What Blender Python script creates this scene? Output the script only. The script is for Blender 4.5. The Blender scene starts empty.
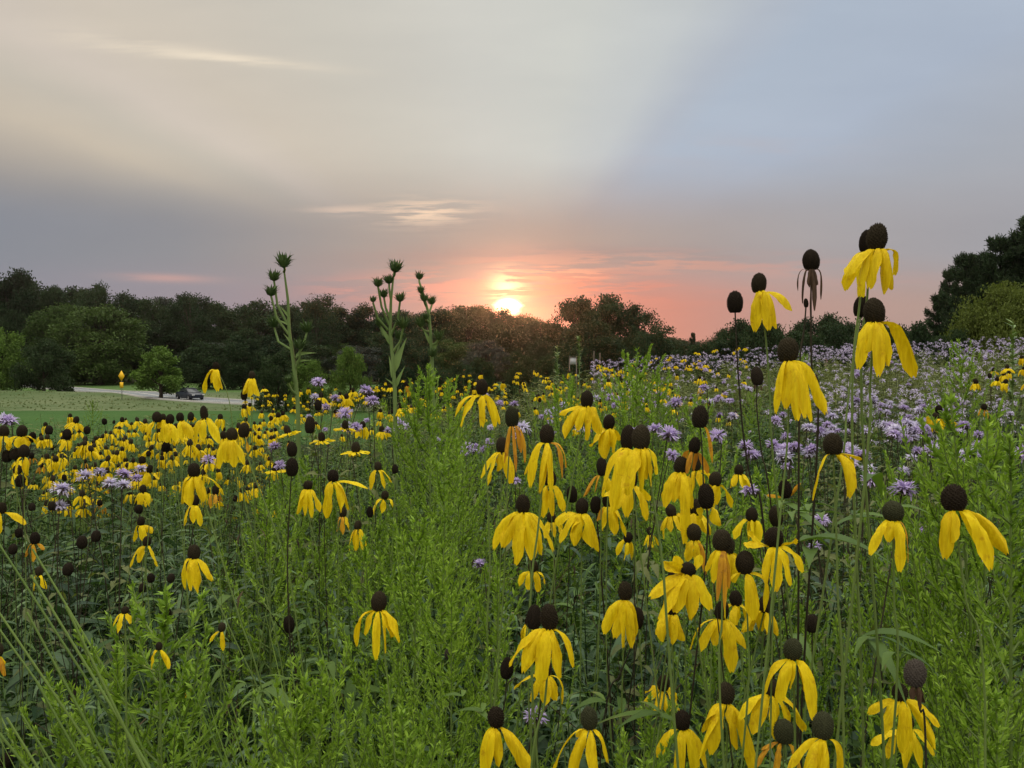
import bpy, math, random
import numpy as np
from mathutils import Vector, Matrix

random.seed(7)
rng = np.random.default_rng(7)
PI = math.pi
scene = bpy.context.scene
COL = scene.collection

# ------------------------------------------------------------------ camera
F = 788.0                                  # focal length in pixels of a 1024 px wide frame
CAM = Vector((0.0, 0.0, 1.5))
PITCH = math.atan((384 - 365) / F)
RIGHT = Vector((1, 0, 0))
FWD = Vector((0, math.cos(PITCH), -math.sin(PITCH)))
UP = Vector((0, math.sin(PITCH), math.cos(PITCH)))
cam_data = bpy.data.cameras.new('camera')
cam = bpy.data.objects.new('camera', cam_data)
COL.objects.link(cam)
cam.location = CAM
cam.rotation_euler = (PI / 2 - PITCH, 0, 0)
cam_data.sensor_width = 36
cam_data.lens = F / 1024 * 36
cam_data.clip_start = 0.05
cam_data.clip_end = 20000
scene.camera = cam


def at(px, py, d):
    return CAM + RIGHT * ((px - 512) / F * d) + UP * ((384 - py) / F * d) + FWD * d


# ------------------------------------------------------------------ terrain
def sst(a, b, x):
    t = np.clip((x - a) / (b - a), 0, 1)
    return t * t * (3 - 2 * t)


def ground(x, y):
    x = np.asarray(x, float); y = np.asarray(y, float)
    mound = 0.85 * np.exp(-((x + 76) / 24) ** 2 - ((y - 111) / 9) ** 2)
    rise = 0.62 * sst(-3.5, 4.5, x) * sst(2.5, 12, y) + 0.25 * sst(4, 9, x) * sst(5, 14, y)
    start = 8 + 5 * sst(-3, 2, x)
    fall = sst(0, 1, (y - start) / 42)
    far = 0.5 * sst(112, 170, y) + 0.25 * np.sin(x * 0.021 + 1) * sst(60, 120, y) * 0.3
    bump = 0.05 * np.sin(x * 1.3 + 0.4) * np.cos(y * 0.9) * (1 - sst(20, 45, y))
    return rise * (1 - fall) - 3.0 * fall + far + bump + mound


def gz(x, y):
    return float(ground(x, y))


# ------------------------------------------------------------------ materials
def lin(c):
    out = []
    for v in c[:3]:
        v = v / 255
        out.append(v / 12.92 if v <= 0.04045 else ((v + 0.055) / 1.055) ** 2.4)
    return (out[0], out[1], out[2], 1)


class NT:
    def __init__(self, tree):
        self.t = tree; self.n = tree.nodes; self.l = tree.links

    def new(self, kind, **kw):
        n = self.n.new(kind)
        for k, v in kw.items():
            setattr(n, k, v)
        return n

    def link(self, a, b):
        self.l.new(a, b)

    def put(self, sock, v):
        if hasattr(v, 'is_output') or isinstance(v, bpy.types.NodeSocket):
            self.l.new(v, sock)
        else:
            sock.default_value = v

    def math(self, op, a, b=None, c=None, clamp=False):
        n = self.new('ShaderNodeMath', operation=op); n.use_clamp = clamp
        self.put(n.inputs[0], a)
        if b is not None: self.put(n.inputs[1], b)
        if c is not None: self.put(n.inputs[2], c)
        return n.outputs[0]

    def vmath(self, op, a, b=None):
        n = self.new('ShaderNodeVectorMath', operation=op)
        self.put(n.inputs[0], a)
        if b is not None: self.put(n.inputs[1], b)
        return n.outputs['Value'] if op in ('DOT_PRODUCT', 'LENGTH') else n.outputs[0]

    def mix(self, f, a, b, blend='MIX'):
        n = self.new('ShaderNodeMix', data_type='RGBA', blend_type=blend)
        self.put(n.inputs[0], f); self.put(n.inputs[6], a); self.put(n.inputs[7], b)
        return n.outputs[2]

    def ramp(self, f, stops, interp='LINEAR'):
        n = self.new('ShaderNodeValToRGB')
        cr = n.color_ramp; cr.interpolation = interp
        while len(cr.elements) < len(stops): cr.elements.new(0.5)
        for e, (p, c) in zip(cr.elements, stops):
            e.position = p; e.color = c
        self.put(n.inputs[0], f)
        return n.outputs[0]

    def noise(self, vec, scale, detail=3, rough=0.55, out=0):
        n = self.new('ShaderNodeTexNoise')
        n.inputs['Scale'].default_value = scale; n.inputs['Detail'].default_value = detail
        n.inputs['Roughness'].default_value = rough
        if vec is not None: self.link(vec, n.inputs['Vector'])
        return n.outputs[out]

    def smooth(self, v, a, b):
        n = self.new('ShaderNodeMapRange', interpolation_type='SMOOTHSTEP')
        self.put(n.inputs[0], v); n.inputs[1].default_value = a; n.inputs[2].default_value = b
        return n.outputs[0]


def base_mat(name):
    m = bpy.data.materials.new(name); m.use_nodes = True
    nt = NT(m.node_tree); nt.n.clear()
    out = nt.new('ShaderNodeOutputMaterial')
    return m, nt, out


def c4(c):
    return (c[0], c[1], c[2], 1)


def leaf_mat(name, dark, light, trans=0.3, rough=0.5, spec=0.25, obj_var=True, tint=(1.15, 1.25, 0.5), scale=14.0, ow=0.3):
    """foliage: every leaf (mesh island) its own green, blotched a little, half translucent"""
    m, nt, out = base_mat(name)
    geo = nt.new('ShaderNodeNewGeometry')
    tc = nt.new('ShaderNodeTexCoord')
    f = geo.outputs['Random Per Island']
    if obj_var:
        oi = nt.new('ShaderNodeObjectInfo')
        f = nt.math('ADD', nt.math('MULTIPLY', f, 1 - ow), nt.math('MULTIPLY', oi.outputs['Random'], ow))
    nz = nt.noise(tc.outputs['Object'], scale, 3)
    f = nt.math('ADD', f, nt.math('MULTIPLY', nt.math('SUBTRACT', nz, 0.5), 0.7), clamp=True)
    col = nt.mix(f, c4(dark), c4(light))
    p = nt.new('ShaderNodeBsdfPrincipled')
    nt.link(col, p.inputs['Base Color'])
    p.inputs['Roughness'].default_value = rough
    p.inputs['Specular IOR Level'].default_value = spec
    if trans > 0:
        tr = nt.new('ShaderNodeBsdfTranslucent')
        tcol = nt.mix(1.0, col, c4(tint), 'MULTIPLY')
        nt.link(tcol, tr.inputs['Color'])
        mx = nt.new('ShaderNodeMixShader'); mx.inputs[0].default_value = trans
        nt.link(p.outputs[0], mx.inputs[1]); nt.link(tr.outputs[0], mx.inputs[2])
        nt.link(mx.outputs[0], out.inputs[0])
    else:
        nt.link(p.outputs[0], out.inputs[0])
    return m


def plain_mat(name, col, col2=None, rough=0.6, scale=30.0, spec=0.3, metal=0.0, bump=0.0, coat=0.0, var=None):
    m, nt, out = base_mat(name)
    p = nt.new('ShaderNodeBsdfPrincipled')
    p.inputs['Roughness'].default_value = rough; p.inputs['Metallic'].default_value = metal
    p.inputs['Specular IOR Level'].default_value = spec
    p.inputs['Coat Weight'].default_value = coat
    tc = nt.new('ShaderNodeTexCoord')
    nz = nt.noise(tc.outputs['Object'], scale, 4)
    if col2 is None: col2 = tuple(v * 0.75 for v in col)
    cc = nt.mix(nt.smooth(nz, 0.3, 0.7), c4(col2), c4(col))
    if var is not None:
        oi = nt.new('ShaderNodeObjectInfo'); cc = nt.mix(nt.math('MULTIPLY', oi.outputs['Random'], 0.6), cc, c4(var))
    nt.link(cc, p.inputs['Base Color'])
    if bump:
        b = nt.new('ShaderNodeBump'); b.inputs['Strength'].default_value = bump
        b.inputs['Distance'].default_value = 0.3 / scale
        nt.link(nz, b.inputs['Height']); nt.link(b.outputs[0], p.inputs['Normal'])
    nt.link(p.outputs[0], out.inputs[0])
    return m


def petal_mat(name, a, b, spot, trans=0.35, spot_amt=0.5):
    """ray petals: uneven yellow with faint streaks and a few bruised patches"""
    m, nt, out = base_mat(name)
    tc = nt.new('ShaderNodeTexCoord'); geo = nt.new('ShaderNodeNewGeometry'); oi = nt.new('ShaderNodeObjectInfo')
    mp = nt.new('ShaderNodeMapping'); mp.inputs['Scale'].default_value = (1, 1, 0.12)
    nt.link(tc.outputs['Object'], mp.inputs[0])
    st = nt.noise(mp.outputs[0], 420, 3)
    bl = nt.noise(tc.outputs['Object'], 95, 5, 0.65)
    f = nt.math('ADD', nt.math('MULTIPLY', oi.outputs['Random'], 0.55), nt.math('MULTIPLY', geo.outputs['Random Per Island'], 0.45))
    f = nt.math('ADD', f, nt.math('MULTIPLY', nt.math('SUBTRACT', st, 0.5), 1.9), clamp=True)
    col = nt.mix(f, c4(a), c4(b))
    col = nt.mix(nt.math('MULTIPLY', nt.smooth(bl, 0.56, 0.74), spot_amt), col, c4(spot))
    p = nt.new('ShaderNodeBsdfPrincipled'); nt.link(col, p.inputs['Base Color'])
    p.inputs['Roughness'].default_value = 0.6; p.inputs['Specular IOR Level'].default_value = 0.15
    bp = nt.new('ShaderNodeBump'); bp.inputs['Strength'].default_value = 0.6; bp.inputs['Distance'].default_value = 0.0012
    nt.link(st, bp.inputs['Height']); nt.link(bp.outputs[0], p.inputs['Normal'])
    tr = nt.new('ShaderNodeBsdfTranslucent'); nt.link(col, tr.inputs['Color'])
    mx = nt.new('ShaderNodeMixShader'); mx.inputs[0].default_value = trans
    nt.link(p.outputs[0], mx.inputs[1]); nt.link(tr.outputs[0], mx.inputs[2])
    nt.link(mx.outputs[0], out.inputs[0])
    return m


M = {}
M['petal'] = petal_mat('petal_yellow', (0.66, 0.45, 0.003), (0.92, 0.71, 0.010), (0.52, 0.27, 0.01), 0.32, 0.7)
M['orange'] = petal_mat('petal_fading', (0.46, 0.20, 0.02), (0.72, 0.40, 0.02), (0.24, 0.10, 0.03), 0.3, 0.9)
M['brown'] = petal_mat('petal_withered', (0.045, 0.028, 0.018), (0.10, 0.06, 0.035), (0.03, 0.02, 0.013), 0.2, 0.8)
M['cone'] = plain_mat('cone_brown', (0.026, 0.018, 0.011), (0.010, 0.007, 0.005), 0.85, 500, 0.1, var=(0.046, 0.038, 0.020))
M['cone_green'] = plain_mat('cone_greenish', (0.034, 0.034, 0.016), (0.015, 0.015, 0.008), 0.85, 500, 0.1, var=(0.06, 0.066, 0.032))
M['cone_dry'] = plain_mat('cone_dry', (0.020, 0.014, 0.010), (0.009, 0.007, 0.005), 0.9, 500, 0.08, var=(0.034, 0.027, 0.018))
M['cone_grey'] = plain_mat('cone_grey', (0.10, 0.085, 0.07), (0.035, 0.028, 0.024), 0.9, 400, 0.1)
M['stem'] = leaf_mat('stem_green', (0.085, 0.140, 0.030), (0.17, 0.24, 0.065), 0.0, 0.55, 0.2, scale=20)
M['stem_dark'] = leaf_mat('stem_brown', (0.016, 0.014, 0.010), (0.040, 0.034, 0.020), 0.0, 0.7, 0.15, scale=20)
M['leaf'] = leaf_mat('leaf_green', (0.045, 0.090, 0.018), (0.120, 0.195, 0.036), 0.3, 0.55, 0.2)
M['undergrowth'] = leaf_mat('undergrowth_green', (0.012, 0.036, 0.012), (0.088, 0.152, 0.032), 0.14, 0.6, 0.15, obj_var=False, scale=1.3)
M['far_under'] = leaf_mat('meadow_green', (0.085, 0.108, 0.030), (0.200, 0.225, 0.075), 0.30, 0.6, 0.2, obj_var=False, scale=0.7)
M['broad'] = leaf_mat('broad_leaf', (0.018, 0.046, 0.020), (0.062, 0.115, 0.040), 0.2, 0.5, 0.25, obj_var=False, scale=3)
M['lance'] = leaf_mat('lance_leaf', (0.026, 0.066, 0.020), (0.100, 0.175, 0.048), 0.15, 0.45, 0.4, obj_var=False, scale=2)
M['blade'] = leaf_mat('grass_blade', (0.110, 0.190, 0.036), (0.240, 0.340, 0.085), 0.30, 0.5, 0.3, scale=4)
M['goldenrod'] = leaf_mat('goldenrod_green', (0.130, 0.235, 0.026), (0.320, 0.480, 0.056), 0.22, 0.6, 0.15, scale=7)
M['goldenrod_leaf'] = leaf_mat('goldenrod_leaf', (0.024, 0.068, 0.015), (0.110, 0.198, 0.034), 0.15, 0.6, 0.15, scale=7)
M['lavender'] = leaf_mat('bergamot_lavender', (0.40, 0.31, 0.56), (0.66, 0.57, 0.80), 0.35, 0.6, 0.1, tint=(1, 0.95, 1.05), scale=60)
M['lavender_pale'] = leaf_mat('bergamot_pale', (0.52, 0.48, 0.66), (0.74, 0.71, 0.84), 0.35, 0.6, 0.1, tint=(1, 0.95, 1.05), scale=60)
M['lavender_far'] = leaf_mat('bergamot_far', (0.42, 0.36, 0.54), (0.72, 0.65, 0.80), 0.35, 0.6, 0.1, tint=(1, 0.95, 1.05), obj_var=False, scale=2)
M['calyx'] = leaf_mat('bergamot_calyx', (0.060, 0.042, 0.045), (0.12, 0.10, 0.075), 0.0, 0.8, 0.1, scale=80)
M['bergamot_stem'] = leaf_mat('bergamot_stem', (0.026, 0.022, 0.018), (0.060, 0.052, 0.030), 0.0, 0.7, 0.15, scale=20)
M['bergamot_leaf'] = leaf_mat('bergamot_leaf', (0.065, 0.088, 0.028), (0.165, 0.185, 0.065), 0.3, 0.6, 0.2, scale=9)
M['compass'] = leaf_mat('compass_green', (0.110, 0.180, 0.050), (0.200, 0.280, 0.095), 0.12, 0.6, 0.2, scale=12)
M['compass_head'] = leaf_mat('compass_head', (0.042, 0.075, 0.028), (0.095, 0.145, 0.050), 0.15, 0.6, 0.2, scale=30)
M['bark'] = plain_mat('bark', (0.060, 0.046, 0.036), (0.025, 0.020, 0.016), 0.9, 3, 0.1, bump=0.6)
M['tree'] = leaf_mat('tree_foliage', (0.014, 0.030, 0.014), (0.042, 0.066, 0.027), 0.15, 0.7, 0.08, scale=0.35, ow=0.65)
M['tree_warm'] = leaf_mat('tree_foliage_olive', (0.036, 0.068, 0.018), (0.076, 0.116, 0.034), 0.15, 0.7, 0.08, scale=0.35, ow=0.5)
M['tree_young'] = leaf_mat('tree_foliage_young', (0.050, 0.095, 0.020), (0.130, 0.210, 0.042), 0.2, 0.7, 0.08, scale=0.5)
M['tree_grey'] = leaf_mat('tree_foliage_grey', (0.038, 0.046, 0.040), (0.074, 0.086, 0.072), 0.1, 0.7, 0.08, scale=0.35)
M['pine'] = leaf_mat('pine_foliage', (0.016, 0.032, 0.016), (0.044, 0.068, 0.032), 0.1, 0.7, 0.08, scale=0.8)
M['shrub_light'] = leaf_mat('shrub_foliage', (0.060, 0.086, 0.018), (0.120, 0.150, 0.034), 0.2, 0.7, 0.08, scale=0.8)
M['paint_blue'] = plain_mat('car_paint', (0.010, 0.016, 0.030), (0.008, 0.012, 0.024), 0.4, 2, 0.3, coat=0.2)
M['glass'] = plain_mat('car_glass', (0.020, 0.026, 0.032), (0.015, 0.02, 0.026), 0.25, 2, 0.4)
M['rubber'] = plain_mat('rubber', (0.010, 0.010, 0.010), None, 0.8, 8)
M['alloy'] = plain_mat('alloy', (0.35, 0.35, 0.36), None, 0.35, 8, metal=0.8)
M['lamp_red'] = plain_mat('tail_lamp', (0.25, 0.012, 0.010), None, 0.2, 8)
M['lamp_clear'] = plain_mat('head_lamp', (0.6, 0.6, 0.6), None, 0.15, 8)
M['sign_yellow'] = plain_mat('sign_yellow', (0.85, 0.52, 0.01), (0.80, 0.46, 0.01), 0.4, 3)
M['black'] = plain_mat('sign_black', (0.012, 0.012, 0.012), None, 0.5, 8)
M['galv'] = plain_mat('galvanised', (0.30, 0.31, 0.32), None, 0.5, 10, metal=0.6)
M['white_paint'] = plain_mat('white_paint', (0.50, 0.51, 0.54), (0.40, 0.41, 0.44), 0.5, 3)
M['dry'] = leaf_mat('dry_twig', (0.022, 0.018, 0.012), (0.085, 0.065, 0.035), 0.0, 0.8, 0.1, obj_var=False, scale=5)
M['wood'] = plain_mat('weathered_wood', (0.16, 0.13, 0.10), (0.09, 0.07, 0.055), 0.85, 12, bump=0.3)


# ------------------------------------------------------------------ mesh helpers
class MB:
    def __init__(self):
        self.V = []; self.Q = []; self.MI = []; self.n = 0

    def add(self, V, Q, mi=0):
        V = np.asarray(V, float).reshape(-1, 3); Q = np.asarray(Q, int).reshape(-1, 4)
        self.V.append(V); self.Q.append(Q + self.n); self.MI.append(np.full(len(Q), mi)); self.n += len(V)

    def arrays(self):
        return np.concatenate(self.V), np.concatenate(self.Q), np.concatenate(self.MI)

    def mesh(self, name, mats, smooth=True):
        V, Q, MI = self.arrays()
        return make_mesh(name, V, Q, MI, mats, smooth)

    def build(self, name, mats, parent=None, smooth=True):
        return link(name, self.mesh(name, mats, smooth), parent)


def make_mesh(name, V, Q, MI, mats, smooth=True):
    me = bpy.data.meshes.new(name)
    nq = len(Q)
    me.vertices.add(len(V)); me.vertices.foreach_set('co', np.ascontiguousarray(V, np.float32).ravel())
    me.loops.add(nq * 4); me.loops.foreach_set('vertex_index', np.ascontiguousarray(Q, np.int32).ravel())
    me.polygons.add(nq)
    me.polygons.foreach_set('loop_start', np.arange(nq, dtype=np.int32) * 4)
    if smooth: me.polygons.foreach_set('use_smooth', np.ones(nq, bool))
    for m in (mats if isinstance(mats, (list, tuple)) else [mats]): me.materials.append(m)
    me.polygons.foreach_set('material_index', np.ascontiguousarray(MI, np.int32))
    me.update(calc_edges=True); me.validate()
    return me


def link(name, me, parent=None, loc=None, rz=0.0):
    o = bpy.data.objects.new(name, me); COL.objects.link(o)
    if parent is not None: o.parent = parent
    if loc is not None: o.location = loc
    o.rotation_euler.z = rz
    return o


def tag(o, label=None, cat=None, group=None, kind=None):
    if label: o['label'] = label
    if cat: o['category'] = cat
    if group: o['group'] = group
    if kind: o['kind'] = kind
    return o


def empty(name, loc, label, cat, group=None, rz=0.0):
    o = bpy.data.objects.new(name, None); COL.objects.link(o)
    o.empty_display_size = 0.05
    o.location = loc; o.rotation_euler.z = rz
    return tag(o, label, cat, group)


def copy_tree(o, kids, parent=None):
    c = o.copy(); COL.objects.link(c)
    if parent is not None: c.parent = parent
    for ch in kids.get(o, ()): copy_tree(ch, kids, c)
    return c


def nrm(v):
    return v / np.maximum(np.linalg.norm(v, axis=-1, keepdims=True), 1e-9)


def tube(mb, path, rad, sides=5, mi=0):
    P = np.asarray([tuple(p) for p in path], float); k = len(P)
    R = np.broadcast_to(np.asarray(rad, float), (k,)) if np.ndim(rad) else np.full(k, rad)
    T = nrm(np.gradient(P, axis=0))
    ref = np.array([0.31, 0.91, 0.27]); A = nrm(np.cross(T, ref)); B = np.cross(T, A)
    a = np.arange(sides) * 2 * PI / sides
    V = P[:, None] + R[:, None, None] * (np.cos(a)[None, :, None] * A[:, None] + np.sin(a)[None, :, None] * B[:, None])
    i = np.arange(k - 1)[:, None] * sides; j = np.arange(sides)[None]; j2 = (j + 1) % sides
    Q = np.stack([i + j, i + j2, i + sides + j2, i + sides + j], -1)
    mb.add(V, Q, mi)
    if sides == 4:
        mb.add(V[-1], [[0, 1, 2, 3]], mi)


def strips(mb, P, D, N, L, W, prof, bend=0.0, fold=None, mi=0):
    """many leaves at once: each a strip of quads from P along D, facing N, drooping by bend"""
    P = np.asarray(P, float); D = nrm(np.asarray(D, float)); n = len(P)
    N = np.asarray(N, float); N = nrm(N - (N * D).sum(-1, keepdims=True) * D)
    S = np.cross(D, N)
    L = np.broadcast_to(L, (n,))[:, None]; W = np.broadcast_to(W, (n,))[:, None]; bend = np.broadcast_to(bend, (n,))[:, None]
    K = len(prof); rows = []
    for k, p in enumerate(prof):
        t = k / (K - 1)
        c = P + D * L * t * (1 - 0.3 * abs(bend) * t) - N * bend * L * t * t
        h = S * (W * p * 0.5)
        if fold is None:
            rows.append(np.stack([c - h, c + h], 1))
        else:
            f = N * (W * p * fold)
            rows.append(np.stack([c - h + f, c, c + h + f], 1))
    V = np.stack(rows, 1)                      # n,K,c,3
    c = V.shape[2]
    b = (np.arange(n) * K * c)[:, None, None] + (np.arange(K - 1) * c)[None, :, None] + np.arange(c - 1)[None, None, :]
    Q = np.stack([b, b + 1, b + c + 1, b + c], -1)
    mb.add(V, Q, mi)


def stamp(mb, V, Q, MI, pos, rz, sc, lean=None, sz=None):
    """merge many turned and scaled copies of one template into mb (for stuff only)"""
    n = len(pos)
    c, s = np.cos(rz), np.sin(rz)
    X = V[None, :, 0] * c[:, None] - V[None, :, 1] * s[:, None]
    Y = V[None, :, 0] * s[:, None] + V[None, :, 1] * c[:, None]
    Z = np.broadcast_to(V[None, :, 2], X.shape)
    sc = np.broadcast_to(sc, (n,))[:, None]
    szz = sc if sz is None else np.broadcast_to(sz, (n,))[:, None]
    X = X * sc; Y = Y * sc; Z = Z * szz
    if lean is not None:
        X = X + lean[:, None, 0] * Z; Y = Y + lean[:, None, 1] * Z
    out = np.stack([X, Y, Z], -1) + pos[:, None]
    nv = len(V)
    Qs = (Q[None] + (np.arange(n) * nv)[:, None, None]).reshape(-1, 4)
    mb.V.append(out.reshape(-1, 3)); mb.Q.append(Qs + mb.n); mb.MI.append(np.tile(MI, n)); mb.n += n * nv


def box(mb, c, s, mi=0):
    x, y, z = c; a, b, h = s[0] / 2, s[1] / 2, s[2] / 2
    V = [(x + i * a, y + j * b, z + k * h) for k in (-1, 1) for j in (-1, 1) for i in (-1, 1)]
    mb.add(V, [(0, 2, 3, 1), (4, 5, 7, 6), (0, 1, 5, 4), (2, 6, 7, 3), (0, 4, 6, 2), (1, 3, 7, 5)], mi)


def lathe(mb, prof, n=16, mi=0, c=(0, 0, 0)):
    a = np.arange(n) * 2 * PI / n
    V = np.array([[(r * math.cos(t) + c[0], r * math.sin(t) + c[1], z + c[2]) for t in a] for r, z in prof])
    i = np.arange(len(prof) - 1)[:, None] * n; j = np.arange(n)[None]; j2 = (j + 1) % n
    mb.add(V, np.stack([i + j, i + j2, i + n + j2, i + n + j], -1), mi)

# ------------------------------------------------------------------ sky and light
SUN = (FWD + RIGHT * ((508 - 512) / F) + UP * ((384 - 307) / F)).normalized()
US, VS = SUN.x / SUN.y, SUN.z / SUN.y

HAZE = 0.00020
world = bpy.data.worlds.new('World'); scene.world = world
world.use_nodes = True
w = NT(world.node_tree); w.n.clear()
wo = w.new('ShaderNodeOutputWorld'); bg = w.new('ShaderNodeBackground')
tc = w.new('ShaderNodeTexCoord')
dirn = w.vmath('NORMALIZE', tc.outputs['Generated'])
sep = w.new('ShaderNodeSeparateXYZ'); w.link(dirn, sep.inputs[0])
dx, dy, dz = sep.outputs
ysafe = w.math('MAXIMUM', dy, 0.05)
u = w.math('DIVIDE', dx, ysafe); v = w.math('DIVIDE', dz, ysafe)
front = w.smooth(dy, 0.05, 0.35)
ur = w.math('SUBTRACT', u, US); vr = w.math('SUBTRACT', v, VS)
comb = w.new('ShaderNodeCombineXYZ')
w.link(w.math('MULTIPLY', u, 1.0), comb.inputs[0]); w.link(w.math('MULTIPLY', v, 1.0), comb.inputs[1])
uv = comb.outputs[0]


def stretch(sx, sy, rot=0.0, off=(0, 0, 0)):
    mp = w.new('ShaderNodeMapping'); mp.inputs['Scale'].default_value = (sx, sy, 1)
    mp.inputs['Rotation'].default_value = (0, 0, rot); mp.inputs['Location'].default_value = off
    w.link(uv, mp.inputs[0]); return mp.outputs[0]


# broad fan of light and shade thrown up by the low sun behind cloud
soft = w.noise(dirn, 3.0, 4)
soft2 = w.noise(stretch(2.2, 9.0, 0.12), 1.0, 5)
ang = w.math('DIVIDE', w.math('ARCTAN2', vr, ur), PI)
ang = w.math('ADD', ang, w.math('MULTIPLY', w.math('SUBTRACT', soft, 0.5), 0.035))
upper = w.ramp(w.math('MAXIMUM', ang, 0.0), [
    (0.00, lin((166, 160, 160))), (0.10, lin((168, 174, 184))), (0.16, lin((173, 185, 202))), (0.24, lin((174, 187, 203))), (0.272, lin((178, 187, 199))),
    (0.324, lin((195, 201, 203))), (0.42, lin((204, 207, 202))), (0.55, lin((206, 206, 199))), (0.70, lin((203, 199, 188))),
    (0.80, lin((205, 196, 182))), (0.838, lin((208, 198, 186))), (0.862, lin((197, 190, 177))), (0.885, lin((201, 190, 173))), (0.925, lin((160, 155, 151))),
    (0.95, lin((134, 139, 150))), (1.00, lin((138, 138, 152)))])
# the fan loses its edges away from the front
upper = w.mix(front, lin((196, 192, 182)), upper)
low = w.ramp(w.math('ADD', w.math('MULTIPLY', u, 0.7), 0.5), [
    (0.02, lin((146, 145, 157))), (0.28, lin((152, 142, 152))), (0.42, lin((178, 142, 142))), (0.52, lin((196, 124, 122))),
    (0.64, lin((204, 138, 127))), (0.75, lin((186, 152, 144))), (0.95, lin((176, 156, 148)))])
mid = w.ramp(w.math('ADD', w.math('MULTIPLY', u, 0.7), 0.5), [
    (0.02, lin((136, 141, 151))), (0.20, lin((144, 146, 152))), (0.38, lin((164, 156, 152))), (0.55, lin((166, 153, 148))),
    (0.75, lin((168, 164, 166))), (0.95, lin((164, 164, 170)))])
col = w.mix(w.math('MULTIPLY', w.smooth(v, 0.275, 0.155), front), upper, mid)
col = w.mix(w.math('MULTIPLY', w.smooth(v, 0.150, 0.070), front), col, low)
# soft mottling of the thin cloud sheet
col = w.mix(1.0, col, w.ramp(soft2, [(0.25, (0.93, 0.93, 0.94, 1)), (0.75, (1.06, 1.05, 1.04, 1))]), 'MULTIPLY')


def gauss(u0, v0, su, sv, k=0.0):
    a = w.math('DIVIDE', w.math('SUBTRACT', u, u0), su)
    b = w.math('DIVIDE', w.math('SUBTRACT', w.math('SUBTRACT', v, v0), w.math('MULTIPLY', w.math('SUBTRACT', u, u0), k)), sv)
    r2 = w.math('ADD', w.math('MULTIPLY', a, a), w.math('MULTIPLY', b, b))
    return w.math('EXPONENT', w.math('MULTIPLY', r2, -1.0))


def px2uv(px, py):
    p = at(px, py, 1.0) - CAM
    return p.x / p.y, p.z / p.y


streak = w.noise(stretch(7, 70, 0.02), 1.0, 6, 0.62)
streak_c = w.noise(stretch(11, 125, 0.02, (5, 2, 0)), 1.0, 5, 0.6)
streak_d = w.noise(stretch(5, 60, 0.12, (1, 7, 0)), 1.0, 7, 0.65)
streak_b = w.noise(stretch(5, 46, -0.10, (3, 1, 0)), 1.0, 6, 0.6)


def wisp(c, px, py, su, sv, k, colour, amt, nz, lo=0.42, hi=0.68):
    a, b = px2uv(px, py)
    f = w.math('MULTIPLY', gauss(a, b, su / F, sv / F, k), w.smooth(nz, lo, hi))
    f = w.math('MULTIPLY', w.math('MULTIPLY', f, front), amt)
    return w.mix(f, c, colour)


col = wisp(col, 205, 56, 95, 5, -0.10, lin((240, 226, 204)), 1.0, streak_d, 0.30, 0.58)
col = wisp(col, 130, 44, 80, 10, -0.14, lin((224, 212, 194)), 0.8, streak_d, 0.40, 0.62)
col = wisp(col, 425, 212, 46, 12, 0.03, lin((240, 212, 186)), 1.0, streak_c, 0.42, 0.60)
col = wisp(col, 350, 210, 40, 4, 0.0, lin((214, 192, 176)), 0.9, streak_c, 0.38, 0.55)
col = wisp(col, 770, 150, 140, 14, 0.02, lin((182, 180, 188)), 0.5, streak_b)
col = wisp(col, 165, 278, 45, 4, -0.03, lin((196, 160, 156)), 0.9, streak, 0.2, 0.5)
col = wisp(col, 760, 268, 150, 13, -0.06, lin((200, 158, 150)), 0.7, streak)
col = wisp(col, 545, 258, 190, 13, 0.0, lin((158, 138, 138)), 0.85, streak_b, 0.25, 0.55)
col = wisp(col, 560, 287, 105, 17, -0.03, lin((228, 140, 122)), 1.0, streak, 0.44, 0.54)
col = wisp(col, 640, 262, 120, 9, -0.03, lin((212, 158, 142)), 0.8, streak, 0.45, 0.56)
col = wisp(col, 410, 287, 80, 12, 0.03, lin((222, 152, 142)), 0.9, streak, 0.44, 0.55)
col = wisp(col, 507, 287, 15, 14, 0.0, (2.2, 1.25, 0.66, 1), 1.0, streak_c, 0.44, 0.54)
col = wisp(col, 560, 274, 42, 6, -0.02, (0.98, 0.42, 0.27, 1), 1.0, streak_c, 0.44, 0.52)
# the sun: a blown out disc in a small warm glow
r = w.math('SQRT', w.math('ADD', w.math('MULTIPLY', ur, ur), w.math('MULTIPLY', w.math('MULTIPLY', vr, vr), 2.0)))
glow = w.math('EXPONENT', w.math('MULTIPLY', r, -1 / 0.015))
wide = w.math('EXPONENT', w.math('MULTIPLY', w.math('MULTIPLY', r, r), -1 / (0.055 * 0.055)))
rd = w.math('ADD', r, w.math('MULTIPLY', w.math('SUBTRACT', streak_c, 0.5), 0.022))
disc = w.smooth(rd, 0.0200, 0.0080)


def addc(c, f, colour):
    return w.mix(w.math('MULTIPLY', f, front), c, colour, 'ADD')


col = addc(col, wide, (0.17, -0.01, -0.02, 1))
col = addc(col, glow, (1.1, 0.40, 0.13, 1))
col = addc(col, disc, (4.0, 2.9, 1.5, 1))
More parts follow.
